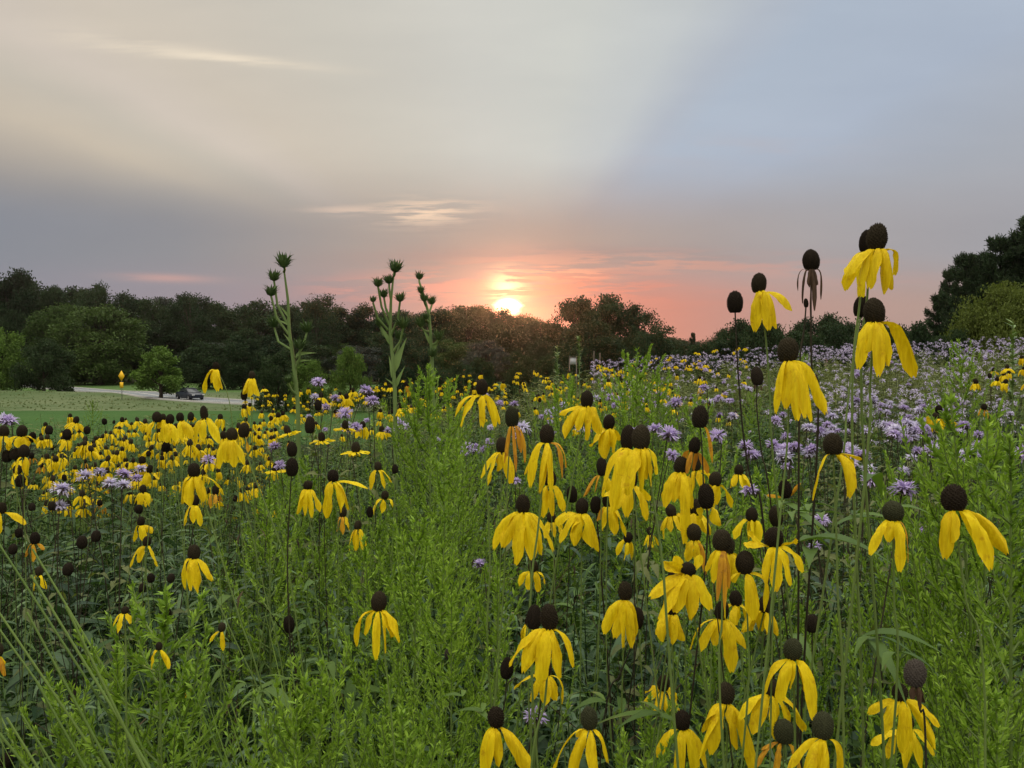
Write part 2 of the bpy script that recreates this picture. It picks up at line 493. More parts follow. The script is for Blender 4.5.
# extra sky brightness added overhead and behind the camera to light the foreground
sky = w.new('ShaderNodeTexSky', sky_type='NISHITA')
sky.sun_disc = False
sky.sun_elevation = math.asin(SUN.z); sky.sun_rotation = math.atan2(SUN.x, SUN.y)
sky.air_density = 1.0; sky.dust_density = 2.0
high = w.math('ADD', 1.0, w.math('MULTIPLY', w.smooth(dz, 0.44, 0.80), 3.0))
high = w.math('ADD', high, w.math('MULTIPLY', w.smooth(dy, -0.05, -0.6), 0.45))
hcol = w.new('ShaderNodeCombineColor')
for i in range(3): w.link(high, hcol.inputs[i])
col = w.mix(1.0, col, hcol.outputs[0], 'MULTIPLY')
nis = w.mix(1.0, sky.outputs[0], (0.10, 0.10, 0.10, 1), 'MULTIPLY')
col = w.mix(0.02, col, nis)
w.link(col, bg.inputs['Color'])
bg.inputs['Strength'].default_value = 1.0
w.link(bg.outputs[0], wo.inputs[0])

sl = bpy.data.lights.new('sun', 'SUN'); so = bpy.data.objects.new('sun', sl); COL.objects.link(so)
sl.energy = 0.5; sl.color = (1.0, 0.52, 0.24); sl.angle = math.radians(1.5)
so.rotation_euler = SUN.to_track_quat('Z', 'Y').to_euler()
so.location = (0, 40, 30)

vs = scene.view_settings
scene.display_settings.display_device = 'sRGB'
vs.view_transform = 'Standard'; vs.look = 'None'; vs.exposure = 0; vs.gamma = 1; vs.use_curve_mapping = False
scene.render.engine = 'CYCLES'
scene.cycles.use_denoising = True
scene.cycles.max_bounces = 7
scene.cycles.diffuse_bounces = 2
scene.cycles.transmission_bounces = 4
scene.cycles.sample_clamp_indirect = 6

# ------------------------------------------------------------------ ground, lawn, road
def grid_sheet(name, xs, ys, mat, lift=0.0):
    X, Y = np.meshgrid(xs, ys)
    Z = ground(X, Y) + lift
    V = np.stack([X, Y, Z], -1).reshape(-1, 3)
    nx, ny = len(xs), len(ys)
    i = np.arange(ny - 1)[:, None] * nx + np.arange(nx - 1)[None]
    Q = np.stack([i, i + 1, i + nx + 1, i + nx], -1).reshape(-1, 4)
    o = link(name, make_mesh(name, V, Q, np.zeros(len(Q), int), mat))
    return tag(o, kind='structure')


def ground_mat(name, a, b, c, s1, s2, rough=0.95):
    m, nt, out = base_mat(name)
    tc = nt.new('ShaderNodeTexCoord')
    n1 = nt.noise(tc.outputs['Object'], s1, 5); n2 = nt.noise(tc.outputs['Object'], s2, 5, 0.65)
    col = nt.mix(nt.smooth(n1, 0.35, 0.65), c4(a), c4(b))
    col = nt.mix(nt.smooth(n2, 0.45, 0.75), col, c4(c))
    p = nt.new('ShaderNodeBsdfPrincipled'); nt.link(col, p.inputs['Base Color'])
    p.inputs['Roughness'].default_value = rough; p.inputs['Specular IOR Level'].default_value = 0.1
    bp = nt.new('ShaderNodeBump'); bp.inputs['Strength'].default_value = 0.6; bp.inputs['Distance'].default_value = 0.4 / s2
    nt.link(n2, bp.inputs['Height']); nt.link(bp.outputs[0], p.inputs['Normal'])
    nt.link(p.outputs[0], out.inputs[0]); return m


M['soil'] = ground_mat('meadow_soil', (0.014, 0.016, 0.008), (0.020, 0.024, 0.010), (0.010, 0.008, 0.006), 0.6, 9)
M['lawn'] = ground_mat('mown_lawn', (0.034, 0.084, 0.018), (0.044, 0.100, 0.022), (0.056, 0.106, 0.026), 0.05, 0.9)
M['lawn_far'] = ground_mat('far_lawn', (0.070, 0.125, 0.035), (0.085, 0.145, 0.040), (0.060, 0.105, 0.030), 0.04, 0.5)
M['rough'] = ground_mat('rough_grass', (0.062, 0.098, 0.034), (0.120, 0.145, 0.068), (0.052, 0.084, 0.028), 0.035, 0.35)
M['asphalt'] = ground_mat('asphalt', (0.16, 0.17, 0.18), (0.20, 0.21, 0.22), (0.15, 0.155, 0.165), 0.15, 4)
M['concrete'] = ground_mat('kerb_concrete', (0.38, 0.37, 0.35), (0.34, 0.33, 0.31), (0.30, 0.29, 0.27), 0.5, 5)
M['line'] = plain_mat('road_paint', (0.75, 0.72, 0.6), (0.6, 0.58, 0.5), 0.6, 4)

def spaced(lo, hi, near, n):
    s = np.linspace(math.asinh(lo / near), math.asinh(hi / near), n)
    return np.sinh(s) * near

grid_sheet('ground', spaced(-1500, 1500, 6, 180), spaced(-300, 1500, 8, 180), M['soil'])
grid_sheet('mown_lawn', np.linspace(-90, 70, 60), np.linspace(34, 76, 40), M['lawn'], 0.08)
grid_sheet('rough_grass_strip', np.linspace(-130, 90, 70), np.linspace(76, 125, 40), M['rough'], 0.085)
grid_sheet('far_lawn', np.linspace(-190, 110, 70), np.linspace(125, 178, 30), M['lawn_far'], 0.085)

ROAD = [(-150, 205), (-105, 163), (-68, 129), (-41, 100), (-18, 85), (25, 79), (90, 86)]
def road_path(n=60):
    P = np.array(ROAD, float); t = np.linspace(0, len(P) - 1, n)
    out = []
    for q in t:
        i = min(int(q), len(P) - 2); f = q - i
        p0, p1, p2, p3 = P[max(i - 1, 0)], P[i], P[i + 1], P[min(i + 2, len(P) - 1)]
        out.append(0.5 * (2 * p1 + (p2 - p0) * f + (2 * p0 - 5 * p1 + 4 * p2 - p3) * f * f + (3 * p1 - p0 - 3 * p2 + p3) * f ** 3))
    return np.array(out)
RP = road_path(); RT = nrm(np.gradient(RP, axis=0)); RN = np.stack([-RT[:, 1], RT[:, 0]], -1)

def ribbon(name, o0, o1, mat, lift, depth=0.0):
    A = RP + RN * o0; B = RP + RN * o1
    zc = ground(RP[:, 0], RP[:, 1])
    rows = [np.c_[A, zc + lift - depth], np.c_[A, zc + lift], np.c_[B, zc + lift], np.c_[B, zc + lift - depth]]
    if depth == 0: rows = rows[1:3]
    V = np.stack(rows, 1).reshape(-1, 3); k = len(rows); n = len(RP)
    i = np.arange(n - 1)[:, None] * k + np.arange(k - 1)[None]
    Q = np.stack([i, i + 1, i + k + 1, i + k], -1).reshape(-1, 4)
    o = link(name, make_mesh(name, V, Q, np.zeros(len(Q), int), mat, False))
    return tag(o, kind='structure')

ribbon('road', -2.6, 2.6, M['asphalt'], 0.16)
ribbon('kerb', -2.85, -2.6, M['concrete'], 0.28, 0.3)
ribbon('kerb', 2.6, 2.85, M['concrete'], 0.28, 0.3)
ribbon('road_marking', -0.09, 0.09, M['line'], 0.168)

# evening air over the fields
hz = MB(); box(hz, (0, 600, 15.5), (3200, 2000, 41))
hm, hn, ho = base_mat('haze')
hv = hn.new('ShaderNodeVolumePrincipled')
hv.inputs['Color'].default_value = (1.0, 0.80, 0.74, 1); hv.inputs['Density'].default_value = HAZE; hv.inputs['Anisotropy'].default_value = 0.93
hn.link(hv.outputs[0], ho.inputs['Volume'])
tag(hz.build('haze', hm, None, False), 'thin evening haze over the meadow and the wood', 'haze', kind='stuff')

# tussocks that roughen the unmown strip
mb = MB()
n = 5200
X = rng.uniform(-125, 60, n); Y = rng.uniform(77, 112, n)
d0 = np.min(np.hypot(X[:, None] - RP[None, :, 0], Y[:, None] - RP[None, :, 1]), 1)
k = d0 > 5.0; X = X[k]; Y = Y[k]; n = len(X)
P = np.stack([X, Y, ground(X, Y)], -1)
D = np.stack([rng.normal(0, .35, n), rng.normal(0, .35, n), np.ones(n)], -1)
strips(mb, P, D, rng.normal(0, 1, (n, 3)), rng.uniform(.12, .34, n), rng.uniform(.15, .35, n), [1, .8, .1], rng.uniform(0, .5, n))
M['tussock'] = leaf_mat('tussock', (0.075, 0.110, 0.040), (0.160, 0.182, 0.092), 0.3, 0.8, 0.05, obj_var=False, scale=0.05)
tag(mb.build('rough_grass', M['tussock']), 'pale unmown grass beside the road', 'grass', kind='stuff')

# ------------------------------------------------------------------ plant pieces
def cone_arrays(seed, n=240, spike=0.035, squash=1.0):
    """the raised disc of a coneflower: an ovoid set with a spiral of little blunt scales; unit width and height"""
    r = np.random.default_rng(seed); mb = MB()
    def prof(t):                              # t 0 base .. 1 top
        return 0.47 * np.sqrt(np.clip(1 - (2 * t - 0.88) ** 2 / 1.256, 0.0, 1))
    ts = np.linspace(0.0, 0.985, 11)
    lathe(mb, [(float(prof(t)) * 0.97, t) for t in ts] + [(0.001, 1.0)], 14)
    g = PI * (3 - math.sqrt(5))
    i = np.arange(n); t = (i + 0.5) / n
    a = i * g + r.normal(0, .05, n)
    R = prof(t); e = 1e-3
    slope = (prof(t + e) - prof(t - e)) / (2 * e)
    N = nrm(np.stack([np.cos(a), np.sin(a), -slope], -1))
    P = np.stack([R * np.cos(a), R * np.sin(a), t], -1)
    T = nrm(np.cross(N, np.array([0, 0, 1.0]) + r.normal(0, .01, (n, 3)))); B = np.cross(N, T)
    s = 0.038 * r.uniform(.75, 1.2, n)[:, None]
    h = spike * r.uniform(.6, 1.4, n)[:, None]
    top = 0.35
    up = np.array([0, 0, 1.0]) * h * 0.5
    lo = [P + s * (x * T + y * B) - N * 0.01 for x, y in ((-1, -1), (1, -1), (1, 1), (-1, 1))]
    hi = [P + s * top * (x * T + y * B) + N * h + up for x, y in ((-1, -1), (1, -1), (1, 1), (-1, 1))]
    V = np.stack(lo + hi, 1).reshape(-1, 3)
    b = (np.arange(n) * 8)[:, None, None]
    q = np.array([(0, 1, 5, 4), (1, 2, 6, 5), (2, 3, 7, 6), (3, 0, 4, 7), (4, 5, 6, 7)])[None]
    mb.add(V, b + q)
    return mb


CONES = {}
for key, mat in (('c', 'cone'), ('g', 'cone_green'), ('d', 'cone_dry'), ('y', 'cone_grey')):
    CONES[key] = [cone_arrays(s, sp_n, sp).mesh('cone', M[mat], False)
                  for s, sp_n, sp in ((1, 250, .034), (2, 280, .026), (3, 220, .045))]


def petal_arrays(B, T, rad, w, bow, seed, K=10, C=5):
    """one ray petal from B to tip T, bulging along rad"""
    r = np.random.default_rng(seed)
    B = np.asarray(B, float); T = np.asarray(T, float); rad = np.asarray(rad, float)
    L = np.linalg.norm(T - B)
    up = np.array([0, 0, 1.0])
    C1 = B + rad * 0.24 * L * bow + up * 0.05 * L * bow
    C2 = B + (T - B) * 0.58 + rad * 0.13 * L * bow + up * 0.05 * L * bow
    side_w = r.normal(0, .05) * L
    t = np.linspace(0, 1, K)[:, None]
    def bez(t): return (1 - t) ** 3 * B + 3 * t * (1 - t) ** 2 * C1 + 3 * t * t * (1 - t) * C2 + t ** 3 * T
    P = bez(t); D = nrm(bez(t + 1e-3) - bez(t - 1e-3))
    N0 = nrm(rad + up * 0.25)
    N = nrm(N0 - (D @ N0)[:, None] * D)
    S = np.cross(D, N)
    tw = (r.normal(0, .32) + r.normal(0, .7) * t)
    N, S = N * np.cos(tw) + S * np.sin(tw), S * np.cos(tw) - N * np.sin(tw)
    prof = np.interp(t[:, 0], [0, .1, .25, .45, .65, .8, .9, .96, 1], [.22, .40, .66, .90, 1.0, .97, .82, .62, .36])[:, None]
    s = np.linspace(-1, 1, C)
    ruff = 1 + r.normal(0, .07, (K, 1))
    notch = np.array([-.02, .02, -.035, .02, -.02])[None] * (t > .8) * L * r.uniform(.5, 1.5)
    arch = r.uniform(.06, .30) if r.random() < .75 else r.uniform(.4, .75)
    groove = np.cos(s * PI * 2)[None] * 0.06
    V = (P[:, None] + S[:, None] * (s[None, :, None] * (w * .5 * prof * ruff)[:, None])
         - N[:, None] * ((arch * s[None] ** 2 - groove) * w * prof)[..., None]
         + D[:, None] * notch[..., None])
    # crumple
    ph = r.uniform(0, 6.28, 3); sp = r.uniform(.02, .06) * w * 2
    V = V + N[:, None] * (sp * (np.sin(t * 11 + ph[0])[:, 0][:, None] * s[None] + np.sin(t * 7 + ph[1]) * np.cos(s[None] * 3 + ph[2])))[..., None]
    i = np.arange(K - 1)[:, None] * C + np.arange(C - 1)[None]
    Q = np.stack([i, i + C, i + C + 1, i + 1], -1)
    return V.reshape(-1, 3), Q.reshape(-1, 4)


def leaf_mesh(name, L, W, mat, bend=0.5, lobes=0, seed=0):
    mb = MB()
    prof = [.15, .55, .9, 1, .85, .55, .25, .03]
    strips(mb, [(0, 0, 0)], [(1, 0, .45)], [(-.4, 0, 1)], L, W, prof, bend, 0.18)
    r = random.Random(seed)
    for k in range(lobes):
        t = 0.25 + 0.5 * k / max(1, lobes - 1)
        for sgn in (-1, 1):
            strips(mb, [(L * t, 0, L * t * (.45 - bend * t * .6))], [(.8, sgn * .75, .3)], [(-.3, 0, 1)], L * .5 * (1 - .4 * t), W * .7,
                   [.25, .8, 1, .7, .35, .03], bend * .7, 0.18)
    return mb.mesh(name, mat)


LEAVES = [leaf_mesh('leaf', .15, .022, M['leaf'], .5, 2, 1), leaf_mesh('leaf', .12, .026, M['leaf'], .7, 0, 2),
          leaf_mesh('leaf', .17, .020, M['leaf'], .6, 2, 3), leaf_mesh('leaf', .13, .034, M['leaf'], .5, 0, 4)]


# ------------------------------------------------------------------ coneflowers close to the camera, one by one
NEAR_COUNT = [0]


def coneflower(label, cx, cy, cw, ch, tips=(), d=None, kind='c', stem='g', lean=None, path=None, tilt=(0, 0), back=0,
               group='coneflowers standing close by', leaves=3, pm='petal', base_dy=0.42):
    """cx cy cw ch: the cone in the photograph; tips: where each petal ends; every piece gets its real size and depth"""
    NEAR_COUNT[0] += 1
    seed = NEAR_COUNT[0] * 17
    r = np.random.default_rng(seed); rr = random.Random(seed)
    if d is None: d = 0.0195 * F / cw
    px = d / F
    head = np.array(at(cx, cy, d))
    basep = np.array(at(cx, cy + ch * base_dy, d))
    hw = cw * px * .95; hh = ch * px * .96
    # stem path
    if lean is None: lean = rr.uniform(-.16, .16) if d < 1.25 else rr.uniform(-.26, .26)
    if tilt == (0, 0): tilt = (rr.uniform(-.16, .16), rr.uniform(-.16, .16))
    pts = [basep + np.array([0, 0, hh * .05])]
    if path:
        for q in path: pts.append(np.array(at(q[0], q[1], d + (q[2] if len(q) > 2 else 0.0))))
    last = pts[-1]
    g0 = gz(last[0], last[1])
    h = last[2] - g0
    sx = lean * h if not path else (pts[-1][0] - pts[-2][0]) / max(1e-3, pts[-2][2] - pts[-1][2]) * h * .6
    foot = np.array([last[0] + sx, last[1] + rr.uniform(-.02, .06) * h, 0.0]); foot[2] = gz(foot[0], foot[1])
    c1 = last + (foot - last) * .35 + np.array([rr.uniform(-.03, .03), 0, 0]) * h + np.array([-sx * .12, 0, 0])
    c2 = last + (foot - last) * .70 + np.array([rr.uniform(-.012, .012), 0, 0]) * h
    pts += [c1, c2, foot]
    root = empty('coneflower', foot, label, 'coneflower', group)
    # smooth the path
    A = np.array(pts); tt = np.linspace(0, len(A) - 1, 6 * (len(A) - 1) + 1); sm = []
    for q in tt:
        i = min(int(q), len(A) - 2); f = q - i
        p0, p1, p2, p3 = A[max(i - 1, 0)], A[i], A[i + 1], A[min(i + 2, len(A) - 1)]
        sm.append(0.5 * (2 * p1 + (p2 - p0) * f + (2 * p0 - 5 * p1 + 4 * p2 - p3) * f * f + (3 * p1 - p0 - 3 * p2 + p3) * f ** 3))
    sm = np.array(sm) - foot
    mb = MB()
    rs = (.0009 if stem == 'g' else .00078) * rr.uniform(.85, 1.15) * min(1.0, .55 + .45 * d) * (.8 if d > 1.25 else 1)
    tube(mb, sm, np.linspace(rs, rs * 1.9, len(sm)), 6)
    mb.build('stem', M['stem' if stem == 'g' else 'stem_dark'], root)
    # cone
    co = link('cone', rr.choice(CONES[kind]), root)
    co.scale = (hw, hw, hh)
    co.rotation_euler = (tilt[0], tilt[1], rr.uniform(0, 6.28))
    off = Matrix.Rotation(tilt[1], 3, 'Y') @ Matrix.Rotation(tilt[0], 3, 'X') @ Vector((0, 0, -hh / 2))
    co.rotation_euler = (Matrix.Rotation(tilt[1], 3, 'Y') @ Matrix.Rotation(tilt[0], 3, 'X') @ Matrix.Rotation(rr.uniform(0, 6.28), 3, 'Z')).to_euler()
    co.location = Vector(head - foot) + off
    # petals
    allt = list(tips)
    for k in range(back):
        allt.append((cx + rr.uniform(-.9, .9) * cw, cy + ch * rr.uniform(1.4, 2.0), -.9))
    for k, tp in enumerate(allt):
        tx, ty = tp[0], tp[1]
        s = tp[2] if len(tp) > 2 and tp[2] is not None else .75
        wd = tp[3] if len(tp) > 3 and tp[3] is not None else None
        bow = tp[4] if len(tp) > 4 and tp[4] is not None else 1.0
        mt = tp[5] if len(tp) > 5 else pm
        T = np.array(at(tx, ty, d)) - foot
        bb = basep - foot
        vx = (T - bb)[0]; vz = (T - bb)[2]; Lp = math.hypot(vx, vz)
        rad = nrm(np.array([vx / max(Lp, 1e-4) * 1.3, -s, 0.0]))
        B = bb + rad * hw * .30 + np.array([0, 0, -hh * .03])
        T = T + np.array([0, -s * (.006 + .25 * Lp), 0])
        L = np.linalg.norm(T - B)
        wpx = wd * px * (.80 if mt != 'orange' else .62) if wd else min(max(.32 * L, .0080), .0130) * rr.uniform(.8, 1.1)
        V, Q = petal_arrays(B, T, rad, wpx, bow * rr.uniform(.85, 1.15), seed + k)
        link('petal', make_mesh('petal', V, Q, np.zeros(len(Q), int), M[mt]), root)
    # green sepals under the cone of fresh flowers are hidden by the petals; leaves lower on the stem
    for k in range(leaves):
        f = rr.uniform(.5, .85); i = int(f * (len(sm) - 1))
        lf = link('leaf', rr.choice(LEAVES), root, sm[i], rr.uniform(0, 6.28)); s = rr.uniform(.45, .8); lf.scale = (s, s, s)
    return root


# ------------------------------------------------------------------ smaller flowers: built once per variant, then copied
def head_variant(seed, npet, droop, pm='petal', L=.036, wide=.013, kind='c'):
    """cone, petals and stem of a unit tall flower; stem is 1 m and scaled in height by the copies"""
    r = np.random.default_rng(seed); kids = {}
    root = bpy.data.objects.new('coneflower', None); COL.objects.link(root); root.empty_display_size = .05
    kids[root] = []
    st = MB(); bendx, bendy = r.normal(0, .02, 2)
    tube(st, [(bendx * math.sin(t * PI), bendy * math.sin(t * PI), t) for t in np.linspace(0, 1, 7)], np.linspace(.0019, .0010, 7), 4)
    kids[root].append(st.build('stem', M['stem_dark' if npet == 0 else 'stem'], root))
    co = link('cone', CONES[kind][seed % 3], root)
    cw = r.uniform(.0165, .0195); chh = cw * r.uniform(1.05, 1.35); co.scale = (cw, cw, chh)
    kids[root].append(co)
    if npet:
        mb = MB(); a0 = r.uniform(0, 6.28)
        for k in range(npet):
            a = a0 + 2 * PI * (k + r.uniform(-.25, .25)) / npet
            rad = np.array([math.cos(a), math.sin(a), 0]); l = L * r.uniform(.75, 1.1)
            dr = droop * r.uniform(.75, 1.25)
            B = rad * cw * .3
            T = B + rad * l * math.cos(dr) * 1.0 - np.array([0, 0, 1]) * l * math.sin(dr)
            V, Q = petal_arrays(B, T, rad, wide * r.uniform(.8, 1.1), r.uniform(.8, 1.2), seed * 31 + k, 6, 5)
            mb.add(V, Q)
        pe = mb.build('petals', M[pm], root); kids[root].append(pe)
    return root, kids


def lean_to(o, head, h, amt=.11):
    """stand the stalk a little out of plumb, its head staying put"""
    e = Matrix.Rotation(random.gauss(0, amt), 3, 'X') @ Matrix.Rotation(random.gauss(0, amt), 3, 'Y') @ Matrix.Rotation(random.uniform(0, 6.28), 3, 'Z')
    o.rotation_euler = e.to_euler()
    o.location = Vector(head) - e @ Vector((0, 0, h))


def place_variant(var, first, pos_head, label, group, sc=1.0, cat='coneflower', rz=None):
    root, kids = var
    o = root if first else copy_tree(root, kids)
    ch = kids[root] if first else list(o.children)
    g = gz(pos_head[0], pos_head[1])
    h = pos_head[2] - g
    lean_to(o, pos_head, h)
    for c in ch:
        if c.name.startswith('stem'): c.scale = (sc, sc, h)
        else:
            c.location.z = h - (.002 if c.name.startswith('petals') else .004) * sc
            c.scale = tuple(v * sc for v in c.scale)
    tag(o, label, cat, group)
    return o


class Stock:
    """a set of variants; the first use of each moves the original, later uses copy it"""
    def __init__(self, variants):
        self.v = variants; self.used = set()

    def put(self, *a, **k):
        i = random.randrange(len(self.v)); first = i not in self.used; self.used.add(i)
        pre = None
        if first:
            root, kids = self.v[i]
            self.scales = getattr(self, 'scales', {})
            self.scales[i] = {c: tuple(c.scale) for c in kids[root]}
            # keep an untouched twin of the measures for the copies
            o = place_variant(self.v[i], True, *a, **k)
        else:
            root, kids = self.v[i]
            o = copy_tree(root, kids)
            for c, s in zip(o.children, kids[root]):
                pass
            g = gz(a[0][0], a[0][1]); h = a[0][2] - g; sc = k.get('sc', 1.0)
            lean_to(o, a[0], h)
            for c in o.children:
                src = next(s for s in kids[root] if s.data == c.data)
                base = self.scales[i][src]
                if c.name.startswith('stem'): c.scale = (sc, sc, h)
                else:
                    c.location.z = h - (.002 if c.name.startswith('petals') else .004) * sc
                    c.scale = tuple(v * sc for v in base)
            tag(o, a[1], k.get('cat', 'coneflower'), a[2])
        return o

    def finish(self):
        for i, (root, kids) in enumerate(self.v):
            if i not in self.used:
                for c in kids[root]: bpy.data.objects.remove(c)
                bpy.data.objects.remove(root)


# ------------------------------------------------------------------ wild bergamot
def bergamot_head(seed, nfl=95, K=4, mats=('lavender', 'calyx')):
    r = np.random.default_rng(seed); mb = MB()
    lathe(mb, [(.001, -.004), (.007, -.003), (.009, .002), (.007, .006), (.001, .008)], 8, 1)
    a = r.uniform(0, 2 * PI, nfl); e = r.uniform(-.25, 1.35, nfl)
    D = np.stack([np.cos(a) * np.cos(e), np.sin(a) * np.cos(e), np.sin(e)], -1)
    P = D * np.array([.007, .007, .005]) + np.array([0, 0, .002])
    N = nrm(np.array([0, 0, 1.0]) - D * D[:, 2:3] + r.normal(0, .25, (nfl, 3)))
    strips(mb, P, D, N, r.uniform(.008, .0165, nfl), r.uniform(.0026, .0040, nfl), [.6, .8, 1.0, .4][:K], r.uniform(-.2, .9, nfl))
    b = 10; a = np.arange(b) * 2 * PI / b
    D = np.stack([np.cos(a), np.sin(a), np.full(b, -.1)], -1)
    strips(mb, D * .005 + np.array([0, 0, -.004]), D, np.tile([0, 0, 1.0], (b, 1)), .013, .006, [.6, 1, .1], .2, None, 1)
    return mb


BH = [bergamot_head(s).arrays() for s in range(5)]
BH_MESH = [[make_mesh('flower_head', V, Q, MI, [M[m], M['calyx']]) for V, Q, MI in BH] for m in ('lavender', 'lavender_pale')]


def bergamot_stem_mesh(seed):
    r = np.random.default_rng(seed); mb = MB()
    tube(mb, [(.012 * math.sin(t * 3), .010 * math.sin(t * 4 + 1), t) for t in np.linspace(0, 1, 6)], np.linspace(.0018, .0011, 6), 4)
    return mb.mesh('stem', M['bergamot_stem'])


def bergamot_leaves_mesh(seed):
    r = np.random.default_rng(seed); mb = MB()
    P = []; D = []; L = []
    for k in range(9):
        z = .28 + .075 * k; a = (k % 2) * PI / 2 + r.normal(0, .25)
        for q in (0, PI):
            P.append((0, 0, z)); D.append((math.cos(a + q), math.sin(a + q), r.uniform(.1, .6))); L.append(r.uniform(.045, .075) * (1 - .05 * k))
    n = len(P)
    strips(mb, P, D, np.tile([0, 0, 1.0], (n, 1)) + r.normal(0, .3, (n, 3)), np.array(L), np.array(L) * .36, [.3, 1, .7, .05], r.uniform(.2, .8, n), .15)
    return mb.mesh('leaf_pairs', M['bergamot_leaf'])


B_STEM = [bergamot_stem_mesh(s) for s in range(3)]
B_LEAF = [bergamot_leaves_mesh(s) for s in range(4)]


def bergamot(pos, label, group, sc=1.0, pale=False):
    g = gz(pos[0], pos[1]); h = pos[2] - g
    o = empty('wild_bergamot', (pos[0], pos[1], g), label, 'wildflower', group, random.uniform(0, 6.28))
    s = link('stem', random.choice(B_STEM), o); s.scale = (1, 1, h)
    l = link('leaves', random.choice(B_LEAF), o); l.scale = (1, 1, h)
    f = link('flower_head', random.choice(BH_MESH[1 if pale else 0]), o, (0, 0, h), random.uniform(0, 6.28))
    lean_to(o, pos, h, .09)
    f.scale = (sc, sc, sc * random.uniform(.75, 1.0)); f.rotation_euler.x = random.uniform(-.3, .3)
    return o


# ------------------------------------------------------------------ goldenrod: feathery green spires not yet in flower
def goldenrod_meshes(seed, H=1.1):
    r = np.random.default_rng(seed)
    st = MB(); fo = MB(); pl = MB()
    bx, by = r.normal(0, .03, 2)
    def axis(z): return np.array([bx * (z / H) ** 2, by * (z / H) ** 2, z])
    tube(st, [axis(z) for z in np.linspace(0, H, 10)], np.linspace(.0034, .0010, 10), 5)
    # lance shaped leaves up the stem
    n = 84; z = np.sort(r.uniform(.10, .56, n)) * H; a = np.arange(n) * 2.4 + r.normal(0, .3, n)
    P = np.array([axis(q) for q in z]); D = np.stack([np.cos(a), np.sin(a), r.uniform(.35, 1.0, n)], -1)
    L = r.uniform(.035, .068, n) * (1.2 - .95 * z / H)
    strips(fo, P, D, np.tile([0, 0, 1.0], (n, 1)) + r.normal(0, .25, (n, 3)), L, L * .11, [.35, 1, .75, .05], r.uniform(.2, .9, n), .2)
    # ascending branches clothed in tiny leaves and buds
    nb = 40
    for k in range(nb):
        f = k / (nb - 1); z0 = (.38 + .58 * f) * H; a = k * 2.4 + r.normal(0, .3)
        bl = (.25 * (1 - f) ** .8 + .045) * r.uniform(.8, 1.15)
        out = np.array([math.cos(a), math.sin(a), 0]); P0 = axis(z0)
        path = [P0 + out * bl * .58 * math.sin(t * 1.35) + np.array([0, 0, bl * t * (.55 + .5 * t)]) for t in np.linspace(0, 1, 5)]
        tube(st, path, np.linspace(.0013, .0007, 5), 4)
        m = int(50 + bl * 420); t = r.uniform(.12, 1, m); A = np.array(path); idx = t * 4; i0 = np.minimum(idx.astype(int), 3); fr = (idx - i0)[:, None]
        P = A[i0] * (1 - fr) + A[i0 + 1] * fr; ax = nrm(A[i0 + 1] - A[i0])
        rnd = nrm(r.normal(0, 1, (m, 3))); D = nrm(ax * 1.0 + rnd * .62)
        L = r.uniform(.007, .014, m) * (1.15 - .4 * t)
        strips(pl, P, D, r.normal(0, 1, (m, 3)), L, L * r.uniform(.20, .32, m), [.5, 1, .1], r.uniform(0, .4, m))
    m = 140; z = r.uniform(.86, 1.0, m) * H; P = np.array([axis(q) for q in z])
    D = nrm(np.array([0, 0, .9]) + nrm(r.normal(0, 1, (m, 3))) * .8)
    strips(pl, P, D, r.normal(0, 1, (m, 3)), r.uniform(.007, .015, m), .0034, [.5, 1, .1], .2)
    return st.mesh('stem', M['stem']), fo.mesh('leaves', M['goldenrod_leaf']), pl.mesh('plume', M['goldenrod'])


GOLD = [goldenrod_meshes(s) for s in range(6)]


def goldenrod(px, py, d, label, group='feathery goldenrod plants', k=None, wide=1.0):
    p = at(px, py, d); g = gz(p.x, p.y); s = (p.z - g) / 1.1
    o = empty('goldenrod', (p.x, p.y, g), label, 'goldenrod plant', group, random.uniform(0, 6.28))
    for me, nm in zip(random.choice(GOLD) if k is None else GOLD[k], ('stem', 'leaves', 'plume')):
        c = link(nm, me, o); c.scale = (s * wide, s * wide, s)
    return o


# ------------------------------------------------------------------ compass plants: tall stalks with bristling green heads
def compass_head_mesh(seed, open_=False):
    r = np.random.default_rng(seed); mb = MB()
    lathe(mb, [(.003, -.008), (.010, -.004), (.0145, .004), (.0155, .012), (.013, .018), (.001, .019)], 12)
    n = 44; a = np.arange(n) * 2.4; t = np.linspace(0, 1, n)
    R = .010 + .006 * np.sin(t * 2.2); Z = -.006 + .023 * t
    P = np.stack([np.cos(a) * R, np.sin(a) * R, Z], -1)
    D = np.stack([np.cos(a) * (.75 - .2 * t), np.sin(a) * (.75 - .2 * t), .55 + .75 * t], -1)
    strips(mb, P, D, np.stack([-np.cos(a), -np.sin(a), .3 + 0 * a], -1), r.uniform(.016, .028, n), r.uniform(.005, .008, n), [.9, 1, .5, .05], r.uniform(-.5, .6, n), .2)
    return mb.mesh('flower_bud', M['compass_head'])


C_HEAD = [compass_head_mesh(s) for s in range(3)]


